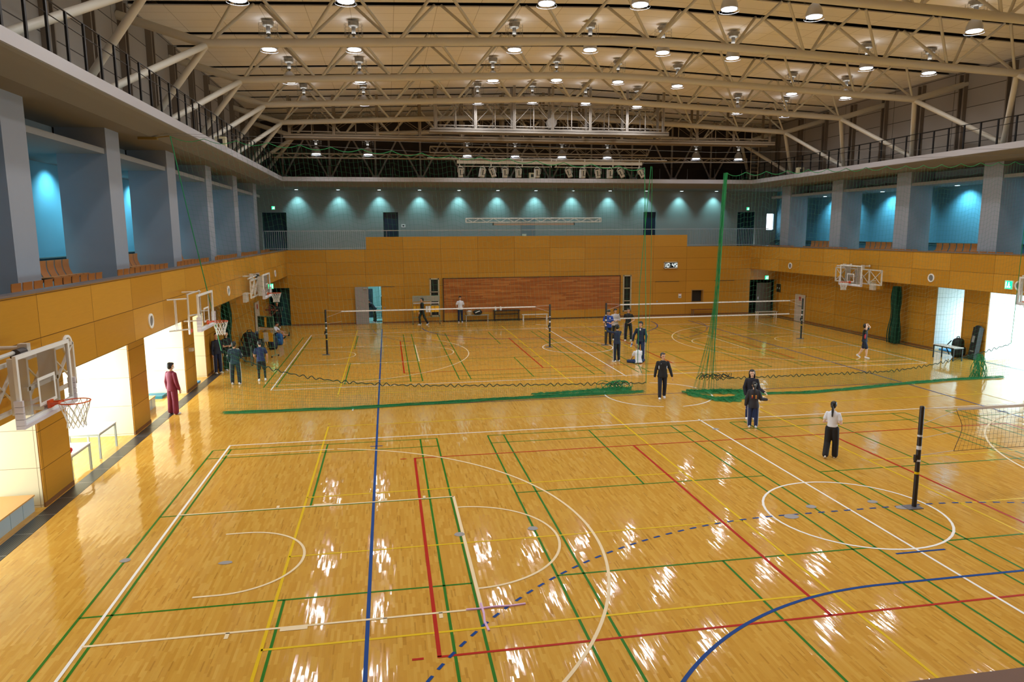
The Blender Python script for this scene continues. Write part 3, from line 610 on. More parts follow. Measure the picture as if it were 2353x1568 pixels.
for i, (px, a, rz) in enumerate(((1058, 0, 0), (1110, .22, .3), (1128, -.35, -.3), (1160, 0, 0), (1191, 0, .2), (1234, 0, 0), (1303, -.4, -.4), (1339, .05, .2), (1372, -.15, -.2), (1401, 0, .1), (1422, -.5, -.4), (1468, -.5, -.4))):
    p = at(px, 385, 1, 30.5); lab = 'white stage spotlight on the batten, %s from the left' % ORD[i]
    o = s0 if i == 0 else dup(s0, (0, 0, 0)); o.location = (p.x, 30.5, 9.76); o.rotation_euler = (0, a*.9, rz); o['label'] = lab; o['group'] = 'stage spotlights'
# ============================================================ HOOPS
def hoop(label, loc, rz, style):
    t = thing('basketball_hoop', label, 'basketball hoop', loc, rz); lc = dict(local=True)
    MB().box(-.03, -.9, .05, .02, -.84, 1.1).box(-.03, .84, .05, .02, .9, 1.1).box(-.03, -.84, 1.04, .02, .84, 1.1).box(-.03, -.84, .05, .02, .84, .11).done('backboard_frame', white, t, **lc); bf = t.children[0]
    MB().box(-.012, -.84, .11, .004, .84, 1.04).done('backboard_glass', M_glass, bf, **lc)
    MB().box(.0045, -.295, .2, .008, -.245, .65).box(.0045, .245, .2, .008, .295, .65).box(.0045, -.245, .6, .008, .245, .65).box(.0045, -.245, .2, .008, .245, .25).done('target_square', white, bf, **lc)
    pd = MB().box(-.06, -.93, .0, .06, .93, .055)
    for s in (-1, 1):
        for k in range(4): pd.box(-.06, s*.93-.05*(s > 0)+.0, .06+k*.095, .06, s*.93+.05*(s < 0), .147+k*.095)
    pd.done('edge_padding', mat('pad_white', (206, 200, 206), .5), t, **lc)
    rim = MB().path([(.385+.225*math.cos(a*PI/12), .225*math.sin(a*PI/12), .2) for a in range(24)], .011, 6, True).box(.01, -.07, .12, .05, .07, .24).bar((.03, -.05, .19), (.19, -.09, .2), .02, .035).bar((.03, .05, .19), (.19, .09, .2), .02, .035).bar((.03, 0, .13), (.17, 0, .19), .1, .015).done('rim', orange, t, **lc)
    n = MB(); prof = [(.225, .19), (.19, .07), (.15, -.05), (.13, -.14), (.14, -.22)]
    for k in range(12):
        for s in (-1, 1):
            n.path([(.385+r*math.cos(PI/6*(k+s*j*.5)), r*math.sin(PI/6*(k+s*j*.5)), z) for j, (r, z) in enumerate(prof)], .0065, 4)
    n.done('net', mat('net_white', (228, 230, 226), .7), rim, recalc=False, **lc)
    m = mat('hoop_steel', (214, 210, 200), .45, .2)
    if style == 'A':
        fr = MB(); xf = -.38; ys = [-1.85, -.95, -.1, .1, 1.0, 1.95]
        for z in (.12, .86): fr.box(xf-.03, -1.85, z, xf+.03, 1.95, z+.06)
        for y in ys: fr.box(xf-.03, y-.03, .12, xf+.03, y+.03, .9)
        for a, b in ((-1.85, -.95), (-.95, -.1), (.1, 1.0), (1.0, 1.95)): fr.bar((xf, a, .15), (xf, b, .87), .03, .05, (1, 0, 0)).bar((xf, a, .87), (xf, b, .15), .02, .03, (1, 0, 0))
        fr.done('folding_frame', m, t, **lc)
        bk = MB()
        for y in (-1.2, .35): bk.lathe((-.84, y, 1.05), [(.07, 0), (.07, .03), (.035, .035), (.035, .32), (.05, .33), (.05, .42)], 10, 'x'); bk.box(-.5, y-.06, .9, -.36, y+.06, 1.12)
        bk.tube((-.45, -1.9, .98), (-.45, .35, 1.02), .035, n=8).tube((-.84, -1.2, .3), (-.4, -1.2, .3), .03, n=6).tube((-.84, .9, .3), (-.4, .9, .3), .03, n=6)
        bk.box(-.36, -.09, .1, -.03, .09, .16).box(-.3, -.5, .12, -.03, -.44, 1.0).box(-.3, .44, .12, -.03, .5, 1.0).box(-.1, -.55, .5, -.03, .55, .56)
        bk.done('wall_bracket', m, t, **lc)
        MB().lathe((-.42, .15, .98), [(.09, -.12), (.09, .12)], 10, 'y').box(-.46, -.02, .3, -.4, .06, .95).done('winch', mat('winch_dark', (66, 62, 60), .5, .3), t, **lc)
    else:
        fr = MB()
        for z in (.1, 1.0): fr.tube((-.72, -1.35, z), (-.25, -1.0, z), .022, n=6).tube((-.72, .2, z+.1), (-.2, .35, z+.1), .022, n=6)
        fr.tube((-.25, -1.0, -.05), (-.25, -1.0, 1.15), .03, n=8).tube((-.25, -1.0, 1.12), (-.25, .35, 1.12), .022, n=6).tube((-.25, .35, .5), (-.25, .35, 1.15), .025, n=6)
        for y in (-1.25, -1.12): fr.tube((-.55, y, .1), (-.55, y, 1.0), .016, n=6)
        fr.tube((-.25, -1.0, .5), (-.03, -.5, .5), .02, n=6).tube((-.25, .35, .5), (-.03, .45, .5), .02, n=6).tube((-.03, -.5, .15), (-.03, -.5, 1.0), .02, n=6).tube((-.03, .45, .15), (-.03, .45, 1.0), .02, n=6)
        fr.done('pipe_frame', m, t, **lc); MB().box(-.3, -.95, -.0, -.2, -.86, .1).done('adjuster', orange, t, **lc)
    return t
hoop('nearest left basketball hoop with glass backboard and folded white frame', (-.93, -.55, 3.0), 0, 'A')
hoop('middle left basketball hoop on a thin pipe frame beside the divider net', (-1.03, 10.2, 3.0), 0, 'B')
hoop('far left basketball hoop near the teal doorway', (-1.0, 21.35, 2.96), 0, 'A')
hoop('right basketball hoop with white X-braced folded frame', (28.95, 21.75, 2.92), PI, 'A')
hoop('basketball hoop cut off by the right edge of the photo', (28.95, 10.45, 2.92), PI, 'B')
# ============================================================ VOLLEYBALL NETS
def vnet(label, x0, x1, y, lowtape, sag=False, zt=2.14):
    t = thing('volleyball_net', label, 'net', (x0, y, zt)); a, b = x0+.75, x1-.75
    if sag: a = x0+.85
    MB().box(a, y-.006, zt-.06, b, y+.006, zt+.0).done('top_tape', mat('net_tape', (226, 222, 220), .6), t)
    if lowtape: MB().box(a, y-.006, zt-.78, b, y+.006, zt-.72).done('bottom_tape', mat('net_tape', (226, 222, 220), .6), t)
    m = MB(); bot = zt-.78 if lowtape else zt-.95; nx = int((b-a)/.1); nz = 8
    def P(i, j):
        u = a+(b-a)*i/nx; z = zt-.05+(bot-zt+.05)*j/nz
        w = .05*math.sin(j*1.0+u*2.2)*math.exp(-(u-a)/2.5) if sag else .006*math.sin(u*9+j)
        e = -.14*math.sin(PI*j/nz)*math.exp(-(u-a)*1.2) if sag else 0
        return (u+w-e*(.9), y+w*.6, z)
    for i in range(nx+1): m.path([P(i, j) for j in range(nz+1)], .0022, 3)
    for j in range(nz+1): m.path([P(i, j) for i in range(0, nx+1, 2)], .0022 if j < nz or lowtape else .006, 3)
    m.done('mesh', mat('net_black', (34, 32, 34), .7), t, recalc=False)
    e = MB().path([P(0, j) for j in range(nz+1)], .006, 4).path([P(nx, j) for j in range(nz+1)], .006, 4); e.done('edge_cord', mat('cord_dark', (70, 60, 56), .7), t)
    c = MB(); 
    for xp, xe, zz in ((x0, a, 0), (x1, b, 0)):
        c.tube((xp, y, zt+.03), (xe, y, zt-.01), .006, n=4); c.tube((xp, y, zt-.32), (xe, y, zt-.06), .006, n=4); c.tube((xp, y, zt-.62), (xe, y, zt-.52 if not lowtape else zt-.5), .005, n=4); c.tube((xp, y, bot-.05), (xe, y, bot+.01), .006, n=4)
    c.done('tie_cord', mat('cord_white', (206, 204, 206), .6), t)
    return t
def post(label, x, y, h=2.2):
    t = thing('net_post', label, 'net post', (x, y, 0), group='volleyball net posts')
    MB().tube((x, y, 0), (x, y, h), .048, n=16).ell((x, y, h), (.048, .048, .02)).done('pole', mat('post_black', (44, 40, 40), .35, .3), t, True)
    MB().box(x-.22, y-.14, .001, x+.12, y+.1, .02).done('floor_plate', mat('plate_grey', (120, 118, 124), .4, .5), t)
    MB().tube((x, y, .74), (x, y, .79), .0495, n=16).done('yellow_band', lyel, t)
    for za, zb in ((1.56, 1.6), (1.28, 1.36), (1.02, 1.06)): MB().tube((x, y, za), (x, y, zb), .0495, n=16).done('sticker', mat('sticker_white', (210, 214, 220), .5), t)
    MB().box(x-.09, y-.03, 1.04, x-.045, y+.03, 1.16).tube((x-.08, y, 1.1), (x-.08, y, 1.0), .02, n=8).done('winch', mat('winch_black', (30, 30, 32), .4), t)
    return t
post('black net post of the near court at the right, with yellow band', 15.43, 0.0)
post('leftmost far net post, beside the left court line', 1.46, 22.5); post('far net post in the middle, on the white centre circle', 12.6, 22.52)
p = fl(1390, 795); post('far net post behind the person in a blue shirt', 15.6, 22.55); post('rightmost far net post near the right wall', 26.7, 22.5); post('near court net post hidden beyond the right photo edge', 26.4, 0.0)
vnet('sagging volleyball net of the near court, leaving the photo at the right', 15.43, 26.4, 0, False, True, 2.14)
vnet('left far volleyball net with one white top tape', 1.46, 12.6, 22.51, False)
vnet('right far volleyball net with white tapes at top and bottom', 15.6, 26.7, 22.52, True)
# ============================================================ GREEN DIVIDER NET
NY = 11.3
def zig(x): a = (x/1.1) % 1.0; return .14*(abs(a-.5)*2-.5)
def divider(label, x0t, x0b, x1t, x1b, zt0, zt1, zb, side):
    t = thing('divider_net', label, 'divider net', ((x0b+x1b)/2, NY, 0)); m = MB(); nx = int((x1b-x0b)/.135); nz = 44
    def P(u, v):
        x = (x0b+(x1b-x0b)*u)*(1-v)+(x0t+(x1t-x0t)*u)*v; zz = zb(u)+(zt0+(zt1-zt0)*u-.12*(abs(math.sin(u*PI*16)))-zb(u))*v
        return (x, NY+.05*math.sin(x*1.7+v*3), zz+zig(x)*min(1, 6*v)*min(1, 8*(1-v)))
    for i in range(nx+1): m.path([P(i/nx, j/11) for j in range(12)], .0021, 3)
    for j in range(nz+1): m.path([P(i/nx, j/nz) for i in range(nx+1)], .002, 3)
    m.done('mesh', mat('net_thread', (44, 120, 84), .8), t, recalc=False)
    r = MB(); N = 360; r.path([P(i/N, 1) for i in range(N+1)], .011, 4); r.path([(P(0, v/10)) for v in range(11)], .016, 5); r.path([(P(1, v/10)) for v in range(11)], .012, 5); r.done('border_rope', netg, t, recalc=False)
    w = MB(); w.path([(P(i/N, 0)[0], NY-.02, zb(i/N)+.06*math.sin(i*.93)*(.6+.4*math.sin(i*.21))) for i in range(N+1)], .014, 4); w.done('lower_rope', netdk, t, recalc=False)
    # fine skirt between the lower rope and the floor
    s = MB(); ns = int((x1b-x0b)/.06)
    for i in range(ns+1):
        u = i/ns; x = x0b+(x1b-x0b)*u; s.path([(x, NY-.02, zb(u)), (x+.03*math.sin(i), NY-.06, zb(u)*.5), (x+.05*math.sin(i*.7), NY-.1-.1*math.sin(i*.13), .02)], .0028, 3)
    for j in range(12):
        s.path([(x0b+(x1b-x0b)*i/N, NY-.02-.008*j, zb(i/N)*(1-j/12)+.02) for i in range(0, N+1, 4)], .003, 3)
    s.done('skirt_mesh', mat('skirt_thread', (34, 130, 84), .8), t, recalc=False)
    return t, P
rnd = random.Random(3)
zbl = lambda u: 1.30*(1-u)**6+.92*(1-u)+.52*u-.1
dl, PL = divider('green divider net across the left half of the hall', -1.97, -.9, 13.4, 13.6, 8.85, 8.05, zbl, 'l')
zbr = lambda u: .46+.9*max(0, (u-.55)/.45)**1.6
dr, PR = divider('green divider net across the right half of the hall', 16.4, 16.2, 29.0, 28.75, 7.9, 8.45, zbr, 'r')
gz = mat('net_gauze', (14, 128, 66), .8, alpha=.62)
def pile(t, pts, name='gathered_net', wid=.3, hgt=.14, n=26, m=None, r=.0036):
    n = int(n*.6)
    pts = [Vector(p) for p in pts]; mb = MB()
    for k in range(n):
        o = rnd.uniform(-1, 1); ph = rnd.uniform(0, 6); L = []; s0 = rnd.uniform(0, .4) if k % 3 else 0; s1 = rnd.uniform(.6, 1) if k % 3 else 1
        for i in range(41):
            u = (s0+(s1-s0)*i/40)*(len(pts)-1); a = min(int(u), len(pts)-2); p = pts[a].lerp(pts[a+1], u-a)
            L.append((p.x+.1*math.sin(i*.8+ph), p.y+o*wid*.5*(.6+.4*math.sin(i*.37+ph))+.03*math.sin(i*1.3+ph*2), max(.012, p.z+.02+hgt*(1-abs(o))*abs(math.sin(i*.5+ph)))))
        mb.path(L, r*rnd.uniform(.6, 1.6), 4)
    sh = MB(); NN = 60; MM = 8; V = []
    for i in range(NN+1):
        u = i/NN*(len(pts)-1); a = min(int(u), len(pts)-2); p = pts[a].lerp(pts[a+1], u-a)
        for j in range(MM+1):
            o = j/MM*2-1; V.append((p.x+.05*math.sin(i*1.1+j), p.y+o*wid*.5*(.8+.25*math.sin(i*.53)), max(.008, p.z+.012+hgt*.8*(1-o*o)*abs(math.sin(i*.47+j*1.3)))))
    sh.add(V, [(i*(MM+1)+j, i*(MM+1)+j+1, (i+1)*(MM+1)+j+1, (i+1)*(MM+1)+j) for i in range(NN) for j in range(MM)]); sh.done('net_fold', gz, t, recalc=False)
    return mb.done(name, m or netg, t, recalc=False)
pile(dl, [(-.98, 11.35, 0), (3, 11.2, 0), (6, 11.35, 0), (9.1, 11.55, 0), (12.9, 11.6, 0), (13.65, 11.7, 0)], wid=.34, hgt=.07, n=44)
pile(dl, [(9.5, 11.75, 0), (11.5, 11.9, 0), (12.6, 12.1, 0), (13.3, 12.0, 0)], wid=.6, hgt=.16, n=26)
bl = MB()
for k in range(26):
    c = Vector((12.75+rnd.gauss(0, .2), 12.2+rnd.gauss(0, .08), .16+rnd.gauss(0, .05))); rr = rnd.uniform(.06, .2); a0 = rnd.uniform(0, 6)
    bl.path([(c.x+rr*1.6*math.cos(a0+a*.5), c.y+.08*math.sin(a*.7), max(.02, c.z+rr*math.sin(a0+a*.5))) for a in range(11)], .012, 4)
bl.done('net_bundle', netg, dl, recalc=False)
pile(dr, [(15.0, 11.1, 0), (15.8, 9.9, 0), (16.4, 9.9, 0), (17.2, 10.5, 0)], wid=.8, hgt=.12, n=44)
pile(dr, [(15.2, 11.2, 0), (16.5, 11.0, 0), (17.4, 10.7, 0)], wid=.7, hgt=.16, n=30)
pile(dr, [(17, 10.6, 0), (19.3, 10.3, 0), (21, 10.5, 0), (24.4, 11.05, 0), (26.5, 11.3, 0), (28.6, 11.3, 0)], wid=.3, hgt=.08, n=36)
g = MB()   # the gathered vertical bundle at the right net's inner edge
for k in range(26):
    a = rnd.uniform(-1, 1); ph = rnd.uniform(0, 6); T = []
    for i in range(13):
        v = i/12; sp = .02+.05*(1-v)+.42*max(0, 1-v*3.2)**1.3; xc = 16.4*v+15.95*(1-v)+.06*math.sin(v*3); T.append((xc+a*sp+.015*math.sin(ph+i), NY+.06*math.sin(ph+i*.7)-a*.05, .1+7.8*v))
    g.path(T, .0035 if k % 4 else .007, 4)
g.done('gathered_net', netg, dr, recalc=False)
g = MB()
for k in range(5): g.path([(15.7+.16*i+.1*math.sin(i*1.9+k), NY-.05+.05*k, .55+.12*math.sin(i*2.3+k*1.4)) for i in range(9)], .014, 4)
g.done('rope_loop', netdk, dr, recalc=False)
t = thing('tie_rope', 'pair of thin green ropes hanging between the two halves of the divider net', 'rope', (13.55, NY, .4))
MB().path([(13.62, NY, 8.1), (13.3, NY, 4), (13.28, NY, 1.2), (13.45, NY, .8)], .012, 5).path([(13.7, NY+.1, 8.1), (13.75, NY+.1, 4), (13.7, NY+.1, .9)], .008, 4).done('cord', netg, t)
t = thing('support_cable', 'two thin steel cables holding the divider net across the hall', 'cable', (14, NY, 8.3))
MB().path([(-2.4, NY, 8.92), (3, NY, 8.6), (8, NY, 8.4), (13.4, NY, 8.2), (20, NY, 8.35), (30.2, NY, 8.75)], .006, 4).path([(-2.4, NY+.05, 8.95), (8, NY+.05, 8.75), (16, NY+.05, 8.6), (30.2, NY+.05, 8.95)], .005, 4).done('wire', mat('wire_grey', (120, 118, 112), .5, .4), t)
MB().box(-2.9, NY-.08, 8.74, -2.35, NY+.08, 8.82).tube((-2.6, NY, 8.78), (-2.0, NY, 8.86), .02, n=6).done('anchor', mat('anchor_brass', (150, 124, 60), .5, .4), t)
# stored green nets hanging against both side walls
def stored(label, x, y, z, w):
    t = thing('stored_net', label, 'net', (x, y, 0)); g = MB()
    for k in range(90):
        a = rnd.uniform(-1, 1); ph = rnd.uniform(0, 6); g.path([(x+.16*math.sin(ph)*(1+.3*math.sin(i)), y+a*w*(.45+.55*(1-i/10)**1.4)+.02*math.sin(ph+i), .04+z*i/10) for i in range(11)], .013, 4)
    g.done('folds', mat('stored_green', (6, 62, 42), .8), t, recalc=False); MB().lathe((x, y, z), [(.14, -.06), (.14, .02)], 10).done('tie', netdk, t)
stored('dark green net gathered against the right wall', 30.35, 19.9, 2.95, .36); stored('dark green net gathered against the left wall behind the two people', -2.55, 19.9, 2.9, .3)
# ============================================================ GALLERY SEATS
def seat_proto():
    t = thing('auditorium_seat', 'x', 'seat', (0, 0, 0)); m = MB()
    n = 7; V = []; 
    for i in range(n+1):
        a = i/n; z = .36+.46*a; x = -.02-.10*a-.05*math.sin(a*PI)
        for y in (-.19, .19):
            V += [(x, y, z), (x-.018, y, z)]
    F = []
    for i in range(n):
        p = 4*i; q = p+4; F += [(p, q, q+2, p+2), (p+1, p+3, q+3, q+1), (p, p+1, q+1, q), (p+2, q+2, q+3, p+3)]
    F += [(0, 2, 3, 1), (4*n, 4*n+1, 4*n+3, 4*n+2)]; m.add(V, F); m.done('backrest', seatwood, t, True)
    MB().obox((.17, 0, .41), (.40, .42, .022), Matrix.Rotation(-.07, 3, 'Y')).box(.35, -.21, .385, .39, .21, .425).done('seat', seatwood, t)
    MB().box(-.1, -.23, .28, .0, .23, .33).box(-.07, -.03, 0, -.02, .03, .3).box(-.02, -.02, .33, .3, .02, .39).done('support', mat('seat_support', (34, 44, 48), .5, .3), t)
    return t
sp = seat_proto(); first = True
def seat(x, y, z, rz, label, group):
    global first
    if first: sp.location = (x, y, z); sp.rotation_euler = (0, 0, rz); sp['label'] = label; sp['group'] = group; first = False
    else: dup(sp, (x, y, z), rz, label, group)
for k in range(-1, 6):
    for i in range(10 if k < 5 else 7): seat(-2.58, 2.66+.46*i+5.62*k, 4.1, 0, 'orange plywood seat at the left parapet, %s in the %s group' % (ORD[i], ORD[k+1]), 'front row seats of the left gallery')
    for i in range(4, 9): seat(-4.15, 5.18+.455*i+5.62*k, 4.38, 0, 'left rear row orange seat, %s in the %s pillar bay' % (ORD[i-4], ORD[k+1]), 'rear row seats of the left gallery')
for k in range(1, 6):
    for i in range(10 if k < 5 else 7): seat(30.75, 2.66+.46*i+5.62*k, 4.06, PI, 'orange seat just behind the right parapet, %s in the %s group' % (ORD[i], ORD[k]), 'front row seats of the right gallery')
    if k < 5:
        for i in range(2, 9): seat(32.6, 5.18+.455*i+5.62*k, 4.36, PI, 'right rear row orange seat, %s in the %s pillar bay' % (ORD[i-2], ORD[k]), 'rear row seats of the right gallery')
# ============================================================ FURNITURE AND LOOSE THINGS
tleg = mat('pale_blue_steel', (168, 186, 196), .35, .4)
def table(label, x0, y0, x1, y1, h, top, leg, th=.03, name='table', lw=.045, cat='table'):
    t = thing(name, label, cat, ((x0+x1)/2, (y0+y1)/2, 0)); MB().box(x0, y0, h-th, x1, y1, h).done('table_top', top, t); MB().box(x0+.02, y0+.02, h-th-.05, x1-.02, y1-.02, h-th-.001).done('apron', leg, t)
    for x in (x0+.01, x1-.01-lw):
        for y in (y0+.01, y1-.01-lw): MB().box(x, y, 0, x+lw, y+lw, h-th).done('leg', leg, t)
    return t
table('white table with steel legs in the bright recess beside the nearest column', -3.75, 4.93, -3.0, 6.08, .7, white, tleg); table('white table with steel legs in the bright recess, the farther of two', -3.88, 6.9, -3.1, 8.1, .7, white, tleg)
t = tag(MB().ell((-3.14, 5.08, .755), (.10, .07, .055), 12, 8).ell((-3.09, 5.14, .79), (.05, .045, .06), 10, 6).done('red_pouch', mat('red_cloth', (196, 20, 36), .6), None, True), 'small red pouch on the corner of the nearer white table', 'pouch'); 
def lowbox(label, x0, y0, x1, y1, h):
    t = thing('low_platform', label, 'platform', ((x0+x1)/2, (y0+y1)/2, 0)); MB().box(x0, y0, h-.03, x1, y1, h).done('platform_top', mat('platform_wood', (214, 160, 92), .4), t)
    s = MB().box(x0+.02, y0+.02, 0, x1-.02, y1-.02, h-.03)
    for k in range(1, 4): y = y0+(y1-y0)*k/4; s.box(x1-.021, y-.008, 0, x1-.012, y+.008, h-.03)
    s.done('side_panel', mat('platform_side', (186, 206, 214), .3, .2), t)
lowbox('low wooden-topped platform with pale metal sides at the lower left', -3.95, 1.3, -3.1, 3.3, .36); lowbox('low platform with pale sides in the recess near the person in maroon', -4.3, 11.2, -3.5, 12.85, .38)
def mat_pad(label, x0, y0, x1, y1, m, h=.05, n=3):
    t = thing('floor_mat', label, 'mat', ((x0+x1)/2, (y0+y1)/2, 0)); q = MB().box(x0, y0, 0, x1, y1, h); q.done('pad', m, t); s = MB()
    for k in range(1, n+1): y = y0+(y1-y0)*k/(n+1); s.box(x0, y-.012, h, x1, y+.012, h+.003)
    s.done('seam', mat('mat_seam', (30, 90, 140), .6), t)
bl = mat('sky_blue_mat', (70, 160, 210), .5)
p = fl(458, 880); mat_pad('light blue slatted mat in the third left recess', p.x-.75, p.y-.9, p.x, p.y+.2, bl, .06)
p = fl(372, 913); mat_pad('dark teal folded mat behind the person in maroon', p.x-.5, p.y-.3, p.x+.1, p.y+.3, mat('teal_mat', (24, 110, 124), .5), .1, 1)
mat_pad('bright blue floor mat in the right recess doorway', 31.15, 16.5, 32.4, 17.7, mat('bright_blue_mat', (40, 150, 225), .4), .07, 2)
table('small dark-framed table near the right wall behind the divider net', 29.35, 14.75, 29.85, 16.0, .62, mat('pale_top', (206, 206, 200), .4), black, .02, 'side_table', .04)
def backpack(label, x, y, z, s=1, m=None, rz=0, group=None):
    t = thing('backpack', label, 'bag', (x, y, z), rz, group); m = m or mat('bag_black', (20, 20, 24), .7)
    MB().ell((0, 0, .22*s), (.15*s, .11*s, .24*s), 16, 12, pw=.55).done('bag_body', m, t, True, local=True); MB().ell((0, -.11*s, .15*s), (.11*s, .05*s, .11*s), 12, 10, pw=.6).done('pocket', m, t, True, local=True)
    MB().path([(-.07*s, .02, .42*s), (-.04*s, .02, .5*s), (.04*s, .02, .5*s), (.07*s, .02, .42*s)], .012*s, 5).path([(-.12*s, .1*s, .4*s), (-.17*s, .2*s, .25*s), (-.12*s, .13*s, .05*s)], .014*s, 5).done('strap', m, t, local=True); return t
backpack('black backpack beside the right wall column', 30.45, 15.75, .02, 1.9, rz=.4)
t = thing('instrument_case', 'tall narrow black case leaning on the right column', 'case', (30.6, 15.05, 0)); MB().obox((30.72, 15.05, .75), (.24, .34, 1.45), Matrix.Rotation(.13, 3, 'Y')).ell((30.8, 15.05, 1.45), (.13, .18, .12), 12, 8).done('case_body', mat('case_black', (24, 24, 26), .85), t, True)
MB().obox((30.58, 15.05, .95), (.03, .12, .3), Matrix.Rotation(.13, 3, 'Y')).box(30.55, 14.95, .35, 30.6, 15.15, .42).done('latch', grey, t)
g = MB()
for k in range(46):
    a = rnd.uniform(-1, 1); ph = rnd.uniform(0, 6); g.path([(27.55+a*(.42-.2*i/6)+.03*math.sin(ph+i), NY+.12+.1*math.sin(ph+i*.8), .03+.95*i/6*(.7+.3*math.cos(a*1.5))) for i in range(7)], .008, 4)
g.done('gathered_net', netg, dr, recalc=False)
# far wall furniture
def bench(label, x0, x1, y, h, top, leg, d=.32, name='bench', shelf=False, cat='bench'):
    t = thing(name, label, cat, ((x0+x1)/2, y, 0)); MB().box(x0, y-d/2, h-.035, x1, y+d/2, h).done('bench_top' if name == 'bench' else 'table_top', top, t)
    for x in (x0+.06, x1-.1):
        l = MB()
        for yy in (y-d/2+.02, y+d/2-.06): l.box(x, yy, 0, x+.04, yy+.04, h-.035)
        l.done('leg', leg, t)
    if shelf: MB().box(x0+.1, y-.03, h*.6, x1-.1, y+.03, h*.6+.05).box(x0+.1, y-.03, .08, x1-.1, y+.03, .12).done('cross_bar', leg, t)
    return t
bench('grey bench carrying a basket and a sports bag against the shutter', 9.45, 11.05, 33.95, .45, mat('bench_grey', (150, 150, 138), .5), steel)
bench('black folding table with two white bottles against the shutter', 11.35, 13.15, 33.95, .72, black, black, .45, 'folding_table', True, 'table')
bench('white framed low bench below the shutter, right of the black table', 13.2, 14.95, 33.4, .46, mat('bench_pale', (206, 200, 184), .5), white)
p = fl(1589, 726); bench('brown wooden bench at the foot of the far wall', p.x, p.x+1.75, min(p.y, 34.05), .45, mat('bench_brown', (120, 66, 34), .4), mat('bench_leg', (130, 110, 96), .4, .4), .34)
bench('pale bench in the far right corner beside the right wall', 29.0, 30.5, 31.6, .45, mat('bench_pale', (206, 200, 184), .5), white)
t = thing('wicker_basket', 'pale wicker basket standing on the grey bench', 'basket', (9.75, 33.95, .45)); MB().lathe((9.72, 33.95, .45), [(.15, 0), (.2, .22), (.205, .24), (.18, .23), (.14, .03)], 16, cap=False).lathe((9.72, 33.95, .45), [(.15, 0), (.15, .02)], 16).done('basket_body', mat('wicker', (190, 170, 136), .8, noise=.2, nscale=40), t, True)
MB().path([(9.52, 33.95, .67), (9.58, 33.95, .85), (9.72, 33.95, .92), (9.86, 33.95, .85), (9.92, 33.95, .67)], .012, 5).done('handle', mat('wicker', (0, 0, 0)), t); MB().ell((9.74, 33.95, .69), (.15, .12, .07), 10, 6).done('contents', mat('white_cloth', (216, 216, 214), .8), t, True)
t = thing('sports_bag', 'black and white sports bag lying on the grey bench', 'bag', (10.3, 33.95, .45)); MB().ell((10.3, 33.95, .62), (.30, .14, .15), 16, 12, pw=.7).done('bag_body', mat('bag_black', (0, 0, 0)), t, True); MB().path([(10.12, 33.8, .6), (10.25, 33.78, .66), (10.42, 33.78, .72)], .03, 5).done('stripe', white, t); MB().path([(10.15, 33.9, .78), (10.25, 33.9, .86), (10.4, 33.9, .86), (10.5, 33.9, .76)], .014, 5).done('strap', mat('bag_black', (0, 0, 0)), t)
for x, l in ((11.5, 'left'), (11.85, 'right')):
    t = thing('spray_bottle', 'white plastic bottle on the black table, the %s of two' % l, 'bottle', (x, 33.9, .72)); MB().lathe((x, 33.9, .72), [(.06, 0), (.062, .02), (.06, .14), (.025, .2), (.02, .23)], 12).done('bottle_body', white, t, True); MB().box(x-.05, 33.885, .95, x+.025, 33.915, .985).tube((x, 33.9, .93), (x, 33.9, .96), .02, n=8).done('nozzle', mat('nozzle', (220, 216, 214), .5), t)
# score stands
ycard = mat('yellow_card', (232, 172, 16), .6); gfr = mat('green_frame', (120, 150, 116), .4, .2)
def score(label, loc, rz, wd, h, cards):
    t = thing('score_stand', label, 'scoreboard', loc, rz); f = MB(); w = wd/2; L = dict(local=True)
    for s in (-1, 1): f.tube((s*w, 0, .08), (s*w, 0, h), .016, n=6).tube((s*w, -.28, .08), (s*w, .28, .08), .016, n=6)
    f.tube((-w, 0, h), (w, 0, h), .016, n=6).tube((-w, 0, .45), (w, 0, .45), .014, n=6).done('frame', gfr, t, **L)
    for s in (-1, 1):
        for q in (-.27, .27): MB().tube((s*w-.015, q, .04), (s*w+.015, q, .04), .04, n=10).done('caster', black, t, **L)
    if cards == 'far':
        MB().box(-w-.02, -.03, h-.36, w+.02, .0, h).done('top_board', mat('board_grey', (150, 146, 128), .5), t, **L); MB().box(-w+.03, -.05, h-.5, w-.03, -.02, h-.42).done('rail', mat('rail_pale', (206, 196, 186), .5), t, **L)
        z1 = h-.66; z0 = z1-.4
        for a, b, m in ((-w+.04, -w+.2, ycard), (-w+.25, -w+.41, ycard), (-w+.43, -w+.5, ycard), (-.04, .10, white), (.13, .27, white), (.31, .51, ycard), (.53, .81, ycard)): MB().box(a, -.05, z0, b, -.03, z1).done('score_card', m, t, **L)
    else:
        MB().box(-w+.02, -.03, h-.52, w-.02, .0, h-.02).done('top_board', mat('board_teal', (24, 70, 64), .5), t, **L); MB().box(-.05, -.035, h-.5, .07, -.031, h-.04).done('score_card', ycard, t, **L)
        MB().box(-w+.02, -.05, h-.64, w-.02, -.02, h-.56).done('rail', mat('rail_pale', (0, 0, 0)), t, **L)
        for k in range(6):
            a = -w+.03+k*(wd-.06)/6; MB().box(a, -.05, h-1.22, a+(wd-.06)/6-.012, -.03, h-.78).done('score_card', white if k == 3 or k == 2 else ycard, t, **L)
    return t
score('score stand with grey board and yellow and white flip cards by the far wall', (6.88, 33.4, 0), 0, 1.72, 1.83, 'far')
score('tilted-looking score stand with teal board and yellow cards near the left wall', (-1.35, 22.6, 0), -.45, .85, 1.95, 'left')
